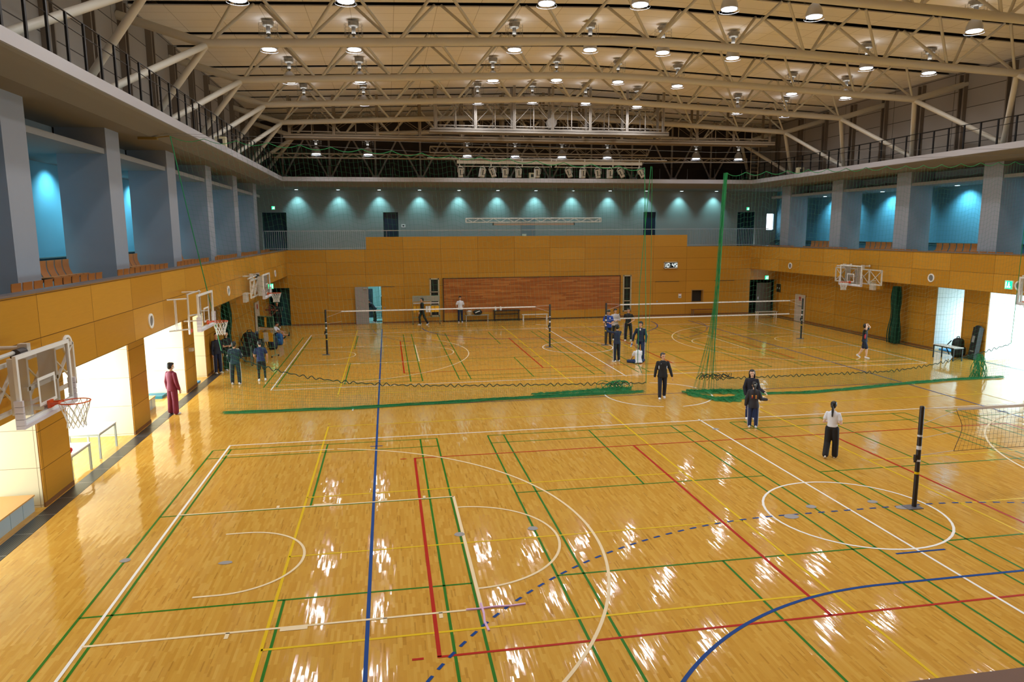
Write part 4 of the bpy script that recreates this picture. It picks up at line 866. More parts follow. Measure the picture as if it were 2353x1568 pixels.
# cart of equipment and bags by the left wall
dkm = mat('cart_metal', (84, 96, 84), .4, .5)
for j, (px, py) in enumerate(((575, 842), (590, 832), (603, 822))):
    p = fl(px, py); t = thing('equipment_cart', ('nearest', 'middle', 'farthest')[j]+' of three parked wheeled metal frames behind the divider net at the left wall', 'cart', (p.x-.2, p.y, 0)); X, Y = p.x-.2, p.y
    for s in (-.3, .3):
        MB().path([(X+s, Y+.24*math.cos(a*PI/9), .26+.24*math.sin(a*PI/9)) for a in range(18)], .018, 5, True).done('wheel', black, t)
        MB().tube((X+s, Y, .26), (X+s, Y+.05, .92), .016, n=6).tube((X+s, Y-.25, .9), (X+s, Y+.15, .92), .016, n=6).tube((X+s, Y-.25, .9), (X+s, Y-.3, .1), .014, n=6).tube((X+s, Y-.3, .5), (X+s, Y+.05, .5), .014, n=6).done('frame', dkm, t)
    MB().box(X-.26, Y-.25, .47, X+.26, Y+.05, .52).box(X-.26, Y+.03, .5, X+.26, Y+.08, .9).done('sling', mat('sling_black', (22, 26, 26), .7), t)
backpack('big black bag piled behind the metal frames at the left wall', -2.5, 24.6, .0, 2.1, rz=.3); backpack('dark backpack beside the tilted score stand', -2.2, 25.3, 0, 1.7, rz=1)
nb = mat('bag_navy', (14, 26, 50), .6); bb_ = mat('bag_blue', (20, 80, 140), .6)
backpack('navy bag on the floor right of the tilted score stand', fl(628, 803).x, fl(628, 803).y, 0, 1.5, nb, .5); backpack('bright blue bag on the floor behind the seated person', fl(642, 793).x, fl(642, 793).y, 0, 1.35, bb_, -.3)
backpack('light blue striped bag leaning on the navy bag', fl(618, 800).x-.75, fl(618, 800).y+1.0, 0, 1.5, mat('bag_steel_blue', (70, 96, 140), .6), .9)
t = thing('pedestal_fan', 'round wire-guarded fan on a stand left of the teal doorway', 'fan', (-2.4, 30.6, 0)); MB().tube((-2.4, 30.6, .03), (-2.4, 30.6, 1.35), .02, n=8).lathe((-2.4, 30.6, 0), [(.22, 0), (.22, .03)], 16).done('stand', steel, t)
g = MB(); 
for r in (.1, .2, .3, .34): g.path([(-2.4+r*math.cos(a*PI/12), 30.5, 1.45+r*math.sin(a*PI/12)) for a in range(24)], .008, 4, True)
g.done('guard', mat('guard_rust', (150, 96, 70), .5), t); g = MB()
for a in range(4): g.obox((-2.4+.14*math.cos(a*PI/2), 30.54, 1.45+.14*math.sin(a*PI/2)), (.22, .01, .1), Matrix.Rotation(-a*PI/2, 3, 'Y'))
g.tube((-2.4, 30.5, 1.45), (-2.4, 30.7, 1.45), .05, n=10).done('blade', mat('blade_brown', (120, 60, 44), .5), t)
# ============================================================ SIGNS, SPEAKERS, CLOCK
def speaker(px, py, side, label):
    ax = BL if side == 'L' else BR; p = at(px, py, 0, ax); s = 1 if side == 'L' else -1
    t = thing('round_speaker', label, 'speaker', (ax, p.y, p.z), group=None)
    MB().lathe((ax, p.y, p.z), [(.2, 0), (.2, s*.03), (.15, s*.035), (.14, s*.012), (.14, 0)], 24, 'x', False).done('ring', white, t, True); MB().lathe((ax, p.y, p.z), [(.14, s*.002), (.14, s*.012)], 24, 'x').done('grille_cloth', mat('speaker_grey', (120, 116, 110), .7), t)
speaker(346, 738, 'L', 'round white wall speaker left of the middle left hoop'); speaker(524.5, 669, 'L', 'round white wall speaker between the middle and far left hoops'); speaker(632, 629, 'L', 'round white wall speaker nearest the far left corner')
speaker(1816, 611, 'R', 'round white wall speaker nearest the far right corner'); speaker(2140, 639, 'R', 'round white wall speaker between the two right hoops'); speaker(2342, 657, 'R', 'round white speaker seen through the cut-off right hoop'); speaker(153, 793, 'L', 'round white speaker just behind the nearest hoop')
eg = mat('exit_green', (0, 190, 110), .4, emit=(20, 230, 140), es=2.2); ew = mat('exit_white', (255, 255, 255), .4, emit=(230, 255, 240), es=2.0)
def exit_sign(p, ax, s, w, h, label):
    t = thing('exit_sign', label, 'exit sign', p)
    def B(u0, v0, u1, v1, d0, d1):
        if ax == 'y': return MB().box(p[0]+u0, p[1]-d1, p[2]+v0, p[0]+u1, p[1]-d0, p[2]+v1)
        return MB().box(min(p[0]+s*d0, p[0]+s*d1), p[1]+u0, p[2]+v0, max(p[0]+s*d0, p[0]+s*d1), p[1]+u1, p[2]+v1)
    B(-w/2-.02, -h/2-.02, w/2+.02, h/2+.02, .0, .05).done('housing', white, t); B(-w/2, -h/2, w/2, h/2, .05, .056).done('green_panel', eg, t)
    m = B(-w*.1, h*.18, w*.02, h*.36, .056, .06); m.add(*[(b.v, b.f) for b in [B(-w*.16, -h*.12, w*.06, h*.14, .056, .06)]][0]); m.add(*[(b.v, b.f) for b in [B(-w*.28, -h*.36, -w*.08, -h*.16, .056, .06)]][0]); m.add(*[(b.v, b.f) for b in [B(w*.0, -h*.36, w*.16, -h*.14, .056, .06)]][0])
    m.add(*[(b.v, b.f) for b in [B(w*.26, -h*.4, w*.42, h*.4, .056, .06)]][0]); m.done('running_figure', ew, t)
q = at(622.5, 658, 1, YF-.0); exit_sign((q.x, YF-.01, q.z), 'y', 1, .3, .3, 'green exit sign above the teal doorway at the far left'); q = at(1761, 638, 1, YF); exit_sign((q.x, YF-.01, q.z), 'y', 1, .26, .26, 'green exit sign above the dark doorway at the far right')
q = at(2320, 655, 0, BR); exit_sign((BR, q.y, q.z), 'x', -1, .34, .32, 'green exit sign on the right balcony band by the cut-off hoop'); q = at(628, 478, 1, YB); exit_sign((q.x, YB-.0, q.z), 'y', 1, .2, .2, 'tiny green exit sign over the left opening of the far gallery'); q = at(1718, 480, 1, YB); exit_sign((q.x, YB, q.z), 'y', 1, .2, .2, 'tiny green exit sign over the right opening of the far gallery')
# digital clock 10:45
t = thing('digital_clock', 'white framed digital wall clock reading 10:45', 'clock', (23.9, YF, 3.54)); x0, z0, x1, z1 = 23.4, 3.31, 24.4, 3.77
MB().box(x0, YF-.08, z0, x1, YF-.001, z0+.05).box(x0, YF-.08, z1-.05, x1, YF-.001, z1).box(x0, YF-.08, z0, x0+.05, YF-.001, z1).box(x1-.05, YF-.08, z0, x1, YF-.001, z1).done('frame', mat('clock_frame', (216, 206, 186), .5), t); MB().box(x0+.05, YF-.06, z0+.05, x1-.05, YF-.001, z1-.05).done('face', mat('clock_face', (8, 12, 16), .3), t)
SEG = {'1': 'bc', '0': 'abcdef', '4': 'fgbc', '5': 'afgcd'}; dm = MB(); H2, W2 = .12, .13
def digit(ch, cx):
    for s in SEG[ch]:
        cz = 3.54; th = .017
        a = {'a': (cx-W2/2, cz+H2, cx+W2/2, cz+H2), 'g': (cx-W2/2, cz, cx+W2/2, cz), 'd': (cx-W2/2, cz-H2, cx+W2/2, cz-H2), 'f': (cx-W2/2, cz, cx-W2/2, cz+H2), 'b': (cx+W2/2, cz, cx+W2/2, cz+H2), 'e': (cx-W2/2, cz-H2, cx-W2/2, cz), 'c': (cx+W2/2, cz-H2, cx+W2/2, cz)}[s]
        k = lambda z: (z-cz)*.12
        dm.bar((a[0]+k(a[1]), YF-.066, a[1]), (a[2]+k(a[3]), YF-.066, a[3]), .01, .034, (1, 0, 0) if a[0] == a[2] else (0, 0, 1))
digit('1', 23.47); digit('0', 23.70); digit('4', 24.06); digit('5', 24.28); dm.box(23.865, YF-.07, 3.58, 23.89, YF-.06, 3.605).box(23.855, YF-.07, 3.47, 23.88, YF-.06, 3.495)
dm.done('digits', mat('clock_digits', (255, 255, 255), .4, emit=(225, 255, 252), es=1.3), t)
# notices
def sign_y(x, z, w, h, label, name='notice', m=white, d=.012, y=YF, cat='notice', deco=None):
    t = thing(name, label, cat, (x, y, z)); MB().box(x-w/2, y-d, z-h/2, x+w/2, y-.001, z+h/2).done('sheet', m, t)
    for (a, b, c, e, mm) in (deco or []): MB().box(x+a*w, y-d-.004, z+b*h, x+c*w, y-d, z+e*h).done('print', mm, t)
q = at(1562, 680, 1, YF); sign_y(q.x, q.z, .22, .3, 'small white notice with two black blocks on the far wall', deco=[(-.3, -.38, -.08, -.05, black), (.08, -.38, .3, -.05, black), (-.3, .45, .3, .6, mat('notice_red', (190, 60, 50), .5))])
q = at(927, 519, 1, YB); sign_y(q.x, q.z, .3, .22, 'small white notice beside the dark door of the far gallery', y=YB, deco=[(-.2, -.2, .2, .2, black)])
def panel_x(px, py, X, wd, ht, label, name, m, s, deco=None, cat='notice'):
    q = at(px, py, 0, X); t = thing(name, label, cat, (X, q.y, q.z)); a, b = sorted((X, X+s*.03)); MB().box(a, q.y-wd/2, q.z-ht/2, b, q.y+wd/2, q.z+ht/2).done('board', m, t)
    for (u0, v0, u1, v1, mm) in (deco or []): MB().box(X+s*.03 if s > 0 else X+s*.034, q.y+u0*wd, q.z+v0*ht, X+s*.034 if s > 0 else X+s*.03, q.y+u1*wd, q.z+v1*ht).done('print', mm, t)
rd = mat('print_red', (170, 40, 36), .5)
panel_x(1789.5, 662, 31.0, .52, .55, 'black sign with white marks on the right wall near the corner', 'wall_sign', mat('sign_black', (18, 20, 22), .4), -1, [(.12, -.03, .32, .04, white), (.2, -.12, .24, .12, white), (-.3, -.14, -.22, .1, white)], 'sign')
panel_x(1838, 708, 30.97, 1.15, 1.75, 'tall white banner panel against the right wall behind the net post', 'standing_panel', mat('panel_white', (196, 180, 160), .6), -1, [(-.1, .28, .1, .42, rd), (-.3, .05, .2, .09, grey)], 'panel')
panel_x(591, 728, -2.97, 1.3, 1.7, 'tall white panel with a red mark standing at the left wall', 'standing_panel', mat('panel_white', (0, 0, 0)), 1, [(-.1, .26, .15, .42, rd), (-.1, -.3, .1, -.26, black)], 'panel')
def hbox(px, py, X, label, s, w=.5, h=.42): q = at(px, py, 0, X); t = thing('control_box', label, 'box', (X, q.y, q.z)); MB().box(min(X, X+s*.14), q.y-w/2, q.z-h/2, max(X, X+s*.14), q.y+w/2, q.z+h/2).done('casing', mat('casing_white', (206, 200, 190), .5), t); MB().box(min(X+s*.14, X+s*.145), q.y-w*.4, q.z-h*.4, max(X+s*.14, X+s*.145), q.y+w*.4, q.z+h*.4).done('lid', mat('lid_white', (214, 208, 198), .5), t)
hbox(561, 684, -1.8, 'pale square box hanging just below the left balcony band', 1, .6, .4); hbox(2008, 658, 29.87, 'pale box hanging below the right balcony band beside the hoop', -1, .35, .4); hbox(435, 804, -3.0, 'small pale switch box on the side of the third left column', 1, .16, .12)
for (px, py, lab, ax, v) in ((1222, 408, 'beige square speaker on the far walkway edge', 1, 34.6), (1838, 397, 'beige twin floodlight on the right walkway edge', 0, 30.1), (508, 327, 'small pale box light on the left walkway edge', 0, -2.0)):
    q = at(px, py, ax, v); t = thing('walkway_speaker', lab, 'speaker', (q.x, q.y, 9.38)); MB().box(q.x-.2, q.y-.15, 9.38, q.x+.2, q.y+.15, 9.76).done('casing', mat('casing_beige', (206, 198, 164), .5), t); MB().box(q.x-.09, q.y-.16, 9.47, q.x+.09, q.y-.15, 9.66).done('opening', black, t)
t = thing('access_ladder', 'tall grey steel ladder in the dark far right corner of the roof', 'ladder', (29.4, 33.6, 9.38)); s = MB().tube((29.2, 33.6, 9.38), (29.2, 33.6, 11.6), .03, n=6).tube((29.75, 33.6, 9.38), (29.75, 33.6, 11.6), .03, n=6); s.done('rail', bgrey, t); s = MB()
for k in range(8): s.tube((29.2, 33.6, 9.6+.27*k), (29.75, 33.6, 9.6+.27*k), .018, n=5)
s.done('rung', bgrey, t)
t = thing('trolley', 'silver trolley inside the lit storage room', 'trolley', (3.75, YF+1.3, 0))
for x in (3.45, 4.2):
    for y in (YF+1.1, YF+1.6): MB().tube((x, y, .06), (x, y, .95), .018, n=6).done('leg', steel, t); MB().tube((x-.015, y, .05), (x+.015, y, .05), .05, n=10).done('caster', black, t)
for z in (.2, .58, .95): MB().box(3.43, YF+1.08, z, 4.22, YF+1.62, z+.02).done('shelf', steel, t)
t = thing('storage_shelf', 'pale shelf unit with boxes at the back of the storage room', 'shelf', (4.6, YF+3.4, 0))
MB().box(3.9, YF+3.2, 0, 3.94, YF+3.8, 2.2).box(5.3, YF+3.2, 0, 5.34, YF+3.8, 2.2).box(3.9, YF+3.2, .8, 5.34, YF+3.8, .83).box(3.9, YF+3.2, 1.5, 5.34, YF+3.8, 1.53).done('frame', mat('shelf_pale', (180, 205, 210), .5), t); MB().box(4.0, YF+3.25, .83, 4.5, YF+3.7, 1.15).box(4.6, YF+3.25, 1.53, 5.1, YF+3.7, 1.9).done('box', mat('box_olive', (96, 96, 50), .6), t); MB().box(2.9, YF+3.6, 0, 3.4, YF+3.85, 2.0).done('locker', mat('locker_dark', (30, 40, 52), .5), t)
t = tag(MB().box(2.0, -12.3, 4.0, 20.0, -11.52, 4.85).done('parapet_near', mat('brown_parapet', (126, 84, 50), .5)), 'brown wooden top of the near balcony parapet in the lower right corner', 'parapet'); t['kind'] = 'structure'
struct(MB().box(-1.8, YN, 3.9, 29.8, -12.3, 4.1), 'balcony_floor_near', soffit)
# ============================================================ PEOPLE
def fuse(mb, name, m, parent, vox, smooth=3, label=None):
    me = bpy.data.meshes.new('tmp'); me.from_pydata(mb.v, [], mb.f)
    bm = bmesh.new(); bm.from_mesh(me); bmesh.ops.recalc_face_normals(bm, faces=bm.faces); bm.to_mesh(me); bm.free()
    o = bpy.data.objects.new('tmp', me); COL.objects.link(o); r = o.modifiers.new('r', 'REMESH'); r.mode = 'VOXEL'; r.voxel_size = vox; r.use_smooth_shade = True
    if smooth: s = o.modifiers.new('s', 'SMOOTH'); s.factor = .5; s.iterations = smooth
    dg = bpy.context.evaluated_depsgraph_get(); n = bpy.data.meshes.new_from_object(o.evaluated_get(dg)); n.name = name; bpy.data.objects.remove(o); bpy.data.meshes.remove(me)
    n.materials.clear(); n.materials.append(m); n.polygons.foreach_set('use_smooth', [True]*len(n.polygons))
    p = bpy.data.objects.new(name, n); COL.objects.link(p); p.parent = parent
    if label: p['label'] = label
    return p
def cap(mb, a, b, ra, rb, n=12):
    mb.tube(a, b, ra, rb, n); mb.ell(a, ra, n, 6); mb.ell(b, rb, n, 6)
def cm(name, rgb, rough=.75): return mat('cloth_'+name, rgb, rough, noise=.08, nscale=12)
V3 = Vector
def person(label, foot, head, face, top, bottom, sleeve='long', legs='long', pose=None, hair='short', haircol=hairb, sk=skin, shoe=shoew, group=None, extra=None, sit=False, hgt=None, stripe=None, woman=False, loose=0, locy=None):
    P = dict(lean=(0, 0, 1), uaR=(.16, 0, -1), faR=(.06, .16, -1), uaL=(-.16, 0, -1), faL=(-.06, .16, -1), thR=(.04, .02, -1), shR=(.02, -.03, -1), thL=(-.04, .02, -1), shL=(-.02, -.03, -1), look=(0, 1, 0), hd=(0, .06, 1)); P.update(pose or {})
    g = fl(*foot) if locy is None else V3(locy)
    H = hgt or at(head[0], head[1], 1, g.y).z; s = H/1.70
    D = {k: V3(v).normalized() for k, v in P.items()}
    pel = V3((0, 0, 0)); sw = .165 if woman else .185; hip = .085
    J = {}
    up = D['lean']; right = V3((1, 0, 0)); fwd = up.cross(right)*-1; fwd = right.cross(up)*-1 if fwd.y < 0 else fwd
    waist = pel+up*.13; chest = pel+up*.33; neck = pel+up*.49; 
    for q, sx in (('R', 1), ('L', -1)):
        J['sh'+q] = pel+up*.415+right*sx*sw*.95; J['el'+q] = J['sh'+q]+D['ua'+q]*.285; J['wr'+q] = J['el'+q]+D['fa'+q]*.245
        J['hp'+q] = pel+V3((sx*hip, 0, -.04)); J['kn'+q] = J['hp'+q]+D['th'+q]*.415; J['an'+q] = J['kn'+q]+D['sh'+q]*.40
    zmin = min(J['anR'].z, J['anL'].z)-.075 if not sit else pel.z-.115
    if sit: zmin = min(zmin, min(J['knR'].z-.06, J['knL'].z-.06, J['anR'].z-.05, J['anL'].z-.05))
    off = V3((0, 0, -zmin))
    hc = neck+D['hd']*.155
    t = thing('person', label, 'person', (g.x, g.y, 0), math.atan2(-face[0], face[1]), group)
    S = lambda v: (V3(v)+off)*s
    L = D['look']; L = (L-D['hd']*L.dot(D['hd'])).normalized(); sd = L.cross(D['hd']).normalized(); HR = Matrix((sd, L, D['hd'])).transposed()
    HP = lambda x, y, z: S(hc+sd*x+L*y+D['hd']*z)
    TR_ = Matrix((right, fwd, up)).transposed()
    # body, one continuous surface
    b = MB()
    b.ell(HP(0, .0, .03), (.076*s, .092*s, .10*s), 16, 12, HR); b.ell(HP(0, .025, -.045), (.056*s, .06*s, .062*s), 14, 10, HR)
    b.ell(HP(0, .095, -.015), (.012*s, .018*s, .022*s), 8, 6, HR)
    for sx in (-1, 1): b.ell(HP(sx*.078, -.005, 0), (.012*s, .02*s, .03*s), 8, 6, HR)
    cap(b, S(neck-up*.03), HP(0, -.01, -.05), .05*s, .045*s)
    def torso(mb, prof, k=1.0, g_=0.0):
        V = []; n = 20; cum = 1.0 if not woman else .92
        for (z, rx, ry) in prof:
            c0 = pel+up*z
            for i in range(n):
                t_ = 2*PI*i/n; V.append(S(c0+right*((rx*k*cum+g_)*math.cos(t_))+fwd*((ry*k+g_)*math.sin(t_))))
        m_ = len(prof); mb.add(V, [(j*n+i, j*n+(i+1) % n, (j+1)*n+(i+1) % n, (j+1)*n+i) for j in range(m_-1) for i in range(n)]+[tuple(range(n)), tuple(range((m_-1)*n, m_*n))])
    TP = [(-.05, .155, .112), (.02, .150, .108), (.12, .138, .100), (.24, .150, .104), (.33, .163, .106), (.39, .168, .100), (.43, .150, .088), (.46, .110, .074), (.485, .068, .06), (.5, .056, .054)]
    torso(b, TP, .86); b.ell(S(pel+V3((0, 0, -.01))), (.112*s, .08*s, .07*s), 14, 8)
    for q, sx in (('R', 1), ('L', -1)):
        cap(b, S(J['sh'+q]), S(J['el'+q]), .047*s, .037*s); cap(b, S(J['el'+q]), S(J['wr'+q]), .037*s, .026*s)
        cap(b, S(J['hp'+q]), S(J['kn'+q]), .068*s, .05*s); cap(b, S(J['kn'+q]), S(J['an'+q]), .052*s, .036*s)
        # calf and foot inside the shoe
        b.ell(S(J['kn'+q].lerp(J['an'+q], .3)-V3((0, .012, 0))), (.05*s, .052*s, .1*s), 10, 8)
        # hand: palm, four fingers of different length, thumb from the side
        d = D['fa'+q]; n = d.cross(V3((0, 1, 0) if abs(d.y) < .8 else (0, 0, 1))).normalized(); w = d.cross(n).normalized()
        if w.y < 0: w = -w
        n = w.cross(d); wr = J['wr'+q]; pc = wr+d*.05; rotm = Matrix((n, w, d)).transposed()
        b.ell(S(pc), (.016*s, .038*s, .05*s), 10, 8, rotm)
        cur = (-n if (n.x*sx) > 0 else n)
        for k, (o, ln) in enumerate(((.028, .068), (.0095, .078), (-.0095, .072), (-.027, .056))):
            r0 = wr+d*.085+w*o; r1 = r0+d*ln*.55+cur*ln*.12; r2 = r1+d*ln*.38+cur*ln*.42; cap(b, S(r0), S(r1), .0088*s, .0082*s, 7); cap(b, S(r1), S(r2), .0082*s, .0072*s, 7)
        r0 = wr+d*.03+w*.03; r1 = r0+d*.03+w*.03; r2 = r1+d*.035+w*.008+cur*.01; cap(b, S(r0), S(r1), .0105*s, .0095*s, 7); cap(b, S(r1), S(r2), .0095*s, .008*s, 7)
    fuse(b, 'body', sk, t, .0085, 2)
    # top
    c = MB(); f = .018+loose
    torso(c, ([(-.10-loose*2.2, .172, .124), (-.04, .166, .120)] if not (extra and 'tuck' in extra) else [])+TP[1:], 1.0, f*.6); c.tube(S(neck-up*.03), S(neck+up*.012), .062*s, .055*s, 12)
    sm = MB()
    for q in 'RL':
        sh, el, wr = J['sh'+q], J['el'+q], J['wr'+q]
        if sleeve == 'long': cap(c, S(sh), S(el), (.054+f*.35)*s, (.045+f*.5)*s); cap(c, S(el), S(el.lerp(wr, .95)), (.044+f*.5)*s, (.033+f*.4)*s)
        else: cap(c, S(sh), S(sh.lerp(el, .6)), (.049+f*.2)*s, (.054+f*.5)*s)
    fuse(c, 'shirt' if sleeve == 'short' else 'jacket', top, t, .012, 5)
    # bottom
    c = MB(); lf = .012 if legs != 'wide' else .03
    c.ell(S(pel+V3((0, 0, -.015))), (.145*s, .106*s, .10*s), 16, 8)
    for q in 'RL':
        hp, kn, an = J['hp'+q], J['kn'+q], J['an'+q]
        if legs == 'shorts': cap(c, S(hp), S(hp.lerp(kn, .85)), (.09+.01)*s, (.085)*s)
        else: cap(c, S(hp), S(kn), (.079+lf)*s, (.063+lf)*s); cap(c, S(kn), S(kn.lerp(an, .97)), (.062+lf)*s, (.05+lf*1.3)*s)
    fuse(c, 'shorts' if legs == 'shorts' else 'trousers', bottom, t, .013, 2)
    if legs == 'shorts' and extra and 'leggings' in extra:
        c = MB()
        for q in 'RL': cap(c, S(J['hp'+q].lerp(J['kn'+q], .6)), S(J['kn'+q]), .068*s, .057*s); cap(c, S(J['kn'+q]), S(J['an'+q]), .057*s, .041*s); c.ell(S(J['kn'+q].lerp(J['an'+q], .3)-V3((0, .012, 0))), (.056*s, .058*s, .1*s), 10, 8)
        fuse(c, 'leggings', extra['leggings'], t, .012, 2)
    if stripe:
        c = MB()
        for q, sx in (('R', 1), ('L', -1)):
            o = V3((sx, 0, 0)); c.path([S(J['hp'+q]+o*(.095+lf)), S(J['kn'+q]+o*(.07+lf)), S(J['an'+q]+o*(.052+lf*1.2))], .011*s, 6)
            if stripe[1]: c.path([S(neck+o*.055-up*.01), S(J['sh'+q]+V3((0, 0, .06))+o*.0), S(J['sh'+q].lerp(J['el'+q], .8)+o*(.056+f*.5))], .011*s, 6)
        c.done('stripe', stripe[0], t, True, local=True)
    for q in 'RL':   # shoes
        an = J['an'+q]; sh = D['sh'+q]; fw = V3((.12*(1 if q == 'R' else -1), 1, 0)); 
        if sit and abs(sh.z) < .6: fw = V3((0, 0, 1)) if sh.y > .5 else fw
        fw = (fw-sh*fw.dot(sh)).normalized()*1.0; rt = fw.cross(-sh).normalized(); rm = Matrix((rt, fw, -sh)).transposed()
        c = MB(); c.ell(S(an+fw*.045+sh*.042), (.045*s, .125*s, .036*s), 14, 8, rm); c.ell(S(an-fw*.02+sh*.01), (.042*s, .058*s, .055*s), 12, 8, rm); c.ell(S(an+fw*.05+sh*.060), (.047*s, .13*s, .014*s), 14, 6, rm)
        fuse(c, 'shoe', shoe, t, .009, 1)
    # hair
    h = MB()
    h.ell(HP(0, -.034, .052), (.088*s, .092*s, .092*s), 16, 10, HR); h.ell(HP(0, .04, .105), (.07*s, .045*s, .028*s), 12, 8, HR); h.ell(HP(0, -.06, .0), (.078*s, .055*s, .09*s), 12, 8, HR)
    for sx in (-1, 1): h.ell(HP(sx*.072, -.015, .035), (.018*s, .035*s, .045*s), 8, 6, HR)
    if hair == 'long':
        for sx in (-1, 1): h.ell(HP(sx*.088, -.025, -.06), (.022*s, .045*s, .15*s), 10, 8, HR)
        h.ell(HP(0, -.075, -.12), (.10*s, .045*s, .2*s), 12, 8, HR)
    if hair == 'tail': h.ell(HP(0, -.10, -.0), (.03*s, .03*s, .05*s), 10, 6, HR); h.ell(HP(.0, -.125, -.14), (.036*s, .032*s, .13*s), 10, 8); h.ell(HP(.0, -.125, -.24), (.028*s, .025*s, .1*s), 10, 8)
    if hair == 'mop': h.ell(HP(0, .03, .09), (.09*s, .07*s, .045*s), 12, 8, HR); h.ell(HP(0, -.04, .03), (.1*s, .09*s, .11*s), 12, 8, HR)
    fuse(h, 'hair', haircol, t, .009, 1)
    dk = mat('eye_dark', (24, 18, 16), .3); e = MB()
    for sx in (-1, 1): e.ell(HP(sx*.031, .083, .012), (.012*s, .007*s, .0065*s), 8, 6, HR); e.ell(HP(sx*.031, .084, .03), (.016*s, .006*s, .003*s), 8, 4, HR)
    e.done('eye', dk, t, True, local=True); MB().ell(HP(0, .084, -.05), (.02*s, .007*s, .006*s), 8, 4, HR).done('mouth', mat('lip', (164, 92, 86), .5), t, True, local=True)
    if extra:
        if 'mask' in extra: q = MB(); q.ell(HP(0, .05, -.035), (.062*s, .062*s, .048*s), 14, 10, HR); q.done('face_mask', white, t, True, local=True)
        if 'tie' in extra: MB().ell(HP(0, -.105, .035), (.035*s, .022*s, .028*s), 12, 8, HR).done('hair_tie', white, t, True, local=True)
        if 'patch' in extra:
            for (x, z, m, r) in extra['patch']: MB().ell(S(pel+up*z+right*x-fwd*(.104+f*.6)), (r*s, .012*s, r*1.15*s), 10, 6, TR_).done('back_print', m, t, True, local=True)
        if 'chest' in extra:
            for (x, z, m, rx, rz_) in extra['chest']: MB().ell(S(pel+up*z+right*x+fwd*(.098+f*.6)), (rx*s, .018*s, rz_*s), 10, 6, TR_).done('chest_mark', m, t, True, local=True)
        if 'side' in extra:
            for (x, y, z, m, rx, rz_) in extra['side']: MB().ell(S(pel+up*z+right*x+fwd*y), (rx*s, .05*s, rz_*s), 10, 8, TR_).done('jacket_panel', m, t, True, local=True)
    bpy.context.view_layer.update()
    def wp(q, d=0): m4 = Matrix.Translation((g.x, g.y, 0)) @ Matrix.Rotation(math.atan2(-face[0], face[1]), 4, 'Z'); return m4 @ S(J['wr'+q]+D['fa'+q]*(.09+d))
    return t, wp
def tocam(px, py):
    g = fl(px, py); d = V3((CX-g.x, CY-g.y, 0)); return d.normalized()
def rotv(d, deg): a = math.radians(deg); return (d.x*math.cos(a)-d.y*math.sin(a), d.x*math.sin(a)+d.y*math.cos(a))
navy = cm('navy', (18, 30, 62)); navy2 = cm('navy_blue', (22, 40, 84)); blk = cm('black', (18, 18, 22)); wht = cm('white', (222, 224, 232)); maroon = cm('maroon', (122, 30, 54)); royal = cm('royal', (24, 62, 160)); lgrey = cm('lightgrey', (190, 186, 186)); char = cm('charcoal', (38, 38, 46)); dnavy = cm('dark_navy', (20, 26, 44)); tealj = cm('teal_navy', (12, 40, 60)); brhair = mat('brown_hair', (150, 112, 70), .5); grhair = mat('greying_hair', (52, 50, 50), .5)
wstr = mat('white_stripe', (214, 216, 224), .6)
c = tocam(403, 952)
person('person in a maroon tracksuit and white face mask standing on the floor grille', (400, 952), (390, 834), rotv(-c, -55), maroon, maroon, 'long', 'wide', dict(look=(.25, 1, -.05), uaR=(.2, .05, -1), faR=(.05, .3, -1), uaL=(-.22, -.1, -1), thR=(.06, .02, -1), thL=(-.06, -.02, -1)), 'mop', loose=.02, extra={'mask': 1})
c = tocam(502, 860)
person('person in a dark navy tracksuit leaning at the left wall, half behind the green net', (502, 858), (499, 766), (.7, -.72), dnavy, navy, 'long', 'long', dict(look=(.6, 1, 0)), 'short', stripe=(wstr, False))
person('person in a black shirt with folded arms beside the tracksuited person at the left wall', (524, 851), (519, 762), (.8, -.6), blk, blk, 'short', 'long', dict(look=(.8, 1, 0), uaR=(.15, .2, -1), faR=(-.8, .55, .1), uaL=(-.15, .2, -1), faL=(.8, .6, .05)), 'short')
person('person seen from behind in a navy jersey with white side panels behind the net', (543, 884), (538, 785), rotv(-tocam(543, 884), -12), tealj, dnavy, 'long', 'long', dict(uaR=(.2, .35, -1), faR=(-.4, .8, .3), uaL=(-.2, .1, -1), faL=(.1, .5, -1), thL=(-.1, .05, -1), thR=(.1, .0, -1)), 'short', stripe=(wstr, True))
person('person in a blue T-shirt, black shorts and leggings seen from behind', (602, 876), (588, 783), rotv(-tocam(602, 876), 5), navy2, blk, 'short', 'shorts', dict(lean=(0, .1, 1), hd=(0, .5, 1), uaR=(.3, 0, -1), faR=(.05, .4, -1), uaL=(-.25, 0, -1), faL=(.3, .7, -.5), thL=(-.02, .05, -1), thR=(.12, .12, -1), shR=(.02, -.22, -1)), 'short', extra={'leggings': blk})
person('person in a white shirt sitting on the floor with legs stretched out to the right', (633, 776), (630, 742), (1, -.25), wht, blk, 'short', 'shorts', dict(lean=(0, .25, 1), hd=(0, .7, 1), thR=(.25, 1, .5), shR=(.05, .8, -.75), thL=(-.1, 1, .06), shL=(0, 1, -.02), uaR=(.1, .6, -.7), faR=(0, 1, -.1), uaL=(-.1, .6, -.7), faL=(0, 1, -.2)), 'short', shoe=blk, sit=True, hgt=1.68, locy=(-2.0, 29.0, 0))
person('person in black standing in the teal doorway at the far left', (636, 755), (632, 704), (.2, -1), blk, blk, 'long', 'long', dict(uaR=(.12, .3, -1), faR=(-.5, .8, .3)), 'short', hgt=1.62, locy=(-2.45, 33.7, 0))
person('person in a black tracksuit walking left past the far score stand', (971, 747), (968, 684), (-1, -.15), blk, blk, 'long', 'long', dict(thR=(.02, .42, -1), shR=(0, -.1, -1), thL=(-.02, -.3, -1), shL=(0, -.55, -1), uaR=(.1, -.35, -1), faR=(0, .1, -1), uaL=(-.1, .35, -1), faL=(0, .5, -1)), 'short')
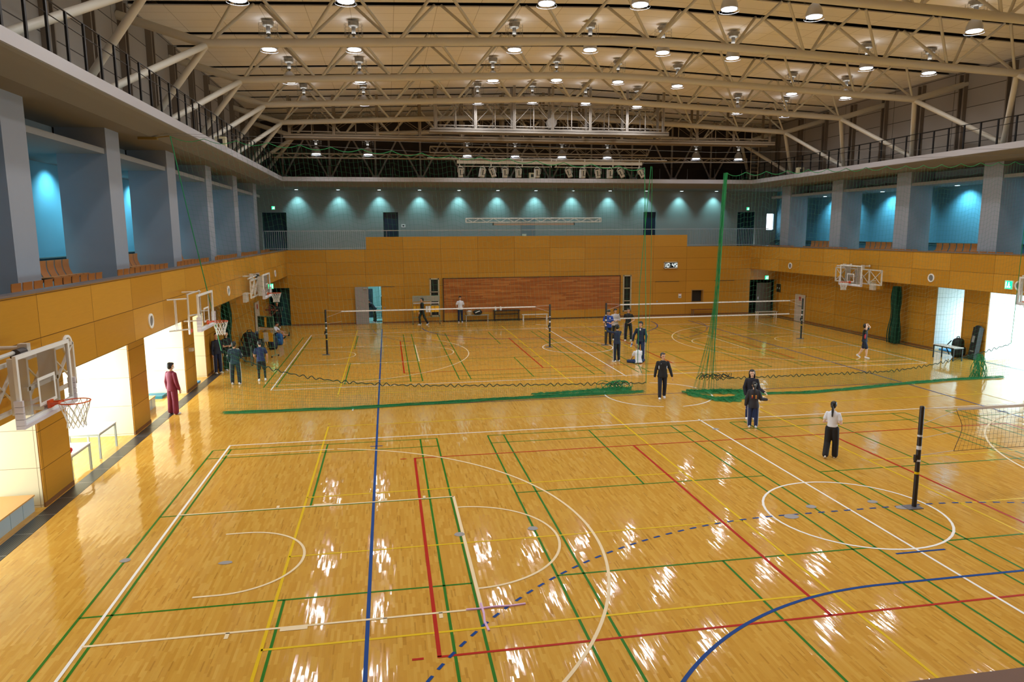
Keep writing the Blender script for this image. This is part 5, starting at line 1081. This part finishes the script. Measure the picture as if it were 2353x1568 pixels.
person('person in a white T-shirt and navy trousers standing before the wooden shutter', (1058, 741), (1057, 681), (.1, -1), wht, navy, 'short', 'long', dict(uaR=(.3, -.15, -1), faR=(-.5, -.3, -1), uaL=(-.3, -.15, -1), faL=(.5, -.3, -1)), 'mop')
person('person in dark clothes bending over the trolley inside the storage room', (868, 740), (850, 690), (-1, .3), navy, blk, 'long', 'long', dict(lean=(0, .75, 1), hd=(0, .9, .8), uaR=(.1, .7, -1), faR=(0, .7, -.7), uaL=(-.1, .6, -1), faL=(0, .8, -.6), thR=(.03, .15, -1), thL=(-.03, -.2, -1)), 'short', hgt=1.68, locy=(3.55, YF+.65, 0))
person('person in a royal blue T-shirt standing behind the middle net post', (1397, 791), (1398, 712), (-.1, -1), royal, blk, 'short', 'long', dict(hd=(.0, .3, 1), uaR=(.25, .2, -1), faR=(-.7, .8, .1), uaL=(-.2, .2, -1), faL=(.7, .8, -.1)), 'mop', shoe=blk, extra={'chest': [(-.06, .36, white, .035, .045)]})
person('person in a light grey sweatshirt with folded arms, behind the blue shirt', (1413, 781), (1415, 710), (.1, -1), lgrey, blk, 'long', 'long', dict(uaR=(.25, .2, -1), faR=(-.9, .45, .1), uaL=(-.25, .2, -1), faL=(.9, .5, .0)), 'mop', loose=.015)
person('person in a black T-shirt and black trousers looking left, near the right far net', (1443, 783), (1444, 708), (-.55, -1), blk, blk, 'short', 'long', dict(look=(-.3, 1, 0), uaR=(.2, -.25, -1), faR=(-.3, .9, .3), uaL=(-.35, -.1, -.8), faL=(.7, .5, -.5), thR=(.08, .1, -1), thL=(-.12, -.1, -1)), 'mop', stripe=(mat('bluewhite_stripe', (130, 140, 190), .6), False))
person('person in a navy tracksuit with raised bent arm, seen from the side', (1417, 832), (1420, 746), rotv(-tocam(1417, 832), 35), navy, dnavy, 'long', 'long', dict(look=(.5, 1, 0), uaL=(-.7, .75, .15), faL=(-.1, .5, .9), uaR=(.05, .5, -.8), faR=(-.8, .6, .6)), 'mop', stripe=(wstr, False))
tb, wp = person('person in a navy tracksuit holding a blue and white drink bottle', (1471, 829), (1473, 739), rotv(tocam(1471, 829), -12), navy, navy2, 'long', 'long', dict(uaR=(.45, .05, -1), faR=(.15, .1, -1), uaL=(-.25, .05, -1), faL=(-.0, .25, -1), look=(.4, 1, 0), hd=(.1, .1, 1)), 'mop', stripe=(wstr, True), extra={'chest': [(0, .43, white, .03, .05)]})
w = wp('R'); t = thing('drink_bottle', 'blue and white drink bottle held low by the person in navy', 'bottle', (w.x, w.y, w.z-.12)); MB().tube((w.x-.02, w.y-.02, w.z+.04), (w.x-.08, w.y-.02, w.z-.17), .034, .034, 12).done('bottle_body', mat('bottle_clear', (216, 222, 232), .3), t, True); MB().tube((w.x-.034, w.y-.02, w.z-.02), (w.x-.055, w.y-.02, w.z-.09), .036, .036, 12).done('bottle_label', mat('bottle_blue', (30, 90, 170), .4), t, True)
person('blond person in a white T-shirt sitting cross-legged with their back to the camera', (1467, 835), (1465, 797), rotv(-tocam(1467, 835), 25), wht, navy2, 'short', 'long', dict(lean=(0, .22, 1), hd=(-.1, .5, 1), thR=(.8, .75, .0), shR=(-1, .25, -.05), thL=(-.8, .75, .0), shL=(1, .3, -.05), uaR=(.1, .5, -1), faR=(-.1, .8, -.6), uaL=(-.1, .5, -1), faL=(.1, .8, -.6)), 'mop', brhair, sit=True, hgt=1.66)
c = tocam(1521, 915)
person('older man in a black jacket with white side panels walking towards the camera', (1521, 916), (1521, 811), rotv(c, 6), blk, dnavy, 'long', 'long', dict(look=(-.5, 1, -.05), thR=(.02, .2, -1), shR=(0, .05, -1), thL=(-.02, -.12, -1), shL=(0, -.35, -1), uaR=(.25, .05, -1), faR=(.15, .1, -1), uaL=(-.35, .02, -1), faL=(-.3, .1, -1)), 'short', grhair, loose=.012, extra={'side': [(.138, .045, .25, wstr, .022, .08), (-.138, .045, .25, wstr, .022, .08)], 'chest': [(.07, .39, wstr, .014, .006)]})
c = tocam(1722, 962)
person('smiling woman with long black hair in a dark navy top facing the camera', (1724, 963), (1731, 850), rotv(c, 4), cm('ink', (14, 16, 34)), navy2, 'long', 'long', dict(hd=(.05, .1, 1), uaR=(.28, .05, -1), faR=(-.2, .4, -1), uaL=(-.25, .05, -1), faL=(-.6, .6, -.3)), 'long', sk=skin2, woman=True, loose=.02)
og = mat('print_orange', (214, 140, 50), .6); rdp = mat('print_dark_red', (160, 40, 36), .6)
c = tocam(1729, 984)
tp, wp = person('woman with a ponytail and white hair tie in a charcoal sweatshirt, back to the camera', (1729, 983), (1735, 878), rotv(-c, 3), char, navy2, 'long', 'long', dict(uaL=(-.3, 0, -1), faL=(-.12, .05, -1), uaR=(.35, .1, -1), faR=(.8, .5, -.15), look=(-.15, 1, 0)), 'tail', sk=skin2, woman=True, loose=.035, stripe=(wstr, False), extra={'tie': 1, 'patch': [(-.06, .28, og, .028), (.07, .28, og, .03), (-.06, .22, rdp, .028), (.07, .21, og, .026)]})
c = tocam(1907, 1052)
person('woman with a long black ponytail in a white T-shirt and wide black trousers walking away', (1908, 1052), (1915, 923), rotv(-c, -8), wht, blk, 'short', 'wide', dict(hd=(0, .15, 1), uaR=(.28, -.05, -1), faR=(-.35, .85, -.1), uaL=(-.28, -.05, -1), faL=(.35, .85, -.1), thR=(.05, .12, -1), shR=(0, .02, -1), thL=(-.05, -.05, -1), shL=(-.02, -.5, -1)), 'tail', sk=skin2, woman=True, extra={'tuck': 1})
person('person in a dark top with a red side panel holding both hands to the head', (1984, 823), (1983, 744), (.55, -.6), cm('ink', (14, 16, 34)), navy, 'short', 'shorts', dict(uaR=(.7, .45, .6), faR=(-.75, -.2, .55), uaL=(-.7, .45, .6), faL=(.75, -.2, .55), thR=(.03, .35, -1), shR=(0, .0, -1), thL=(-.03, -.15, -1), shL=(0, -.6, -1), look=(-.3, 1, 0)), 'mop', sk=skin2, extra={'side': [(.13, .03, .2, mat('side_red', (190, 30, 60), .6), .035, .16), (-.13, .03, .2, mat('side_red', (0, 0, 0)), .035, .16)]})
MATS.clear()
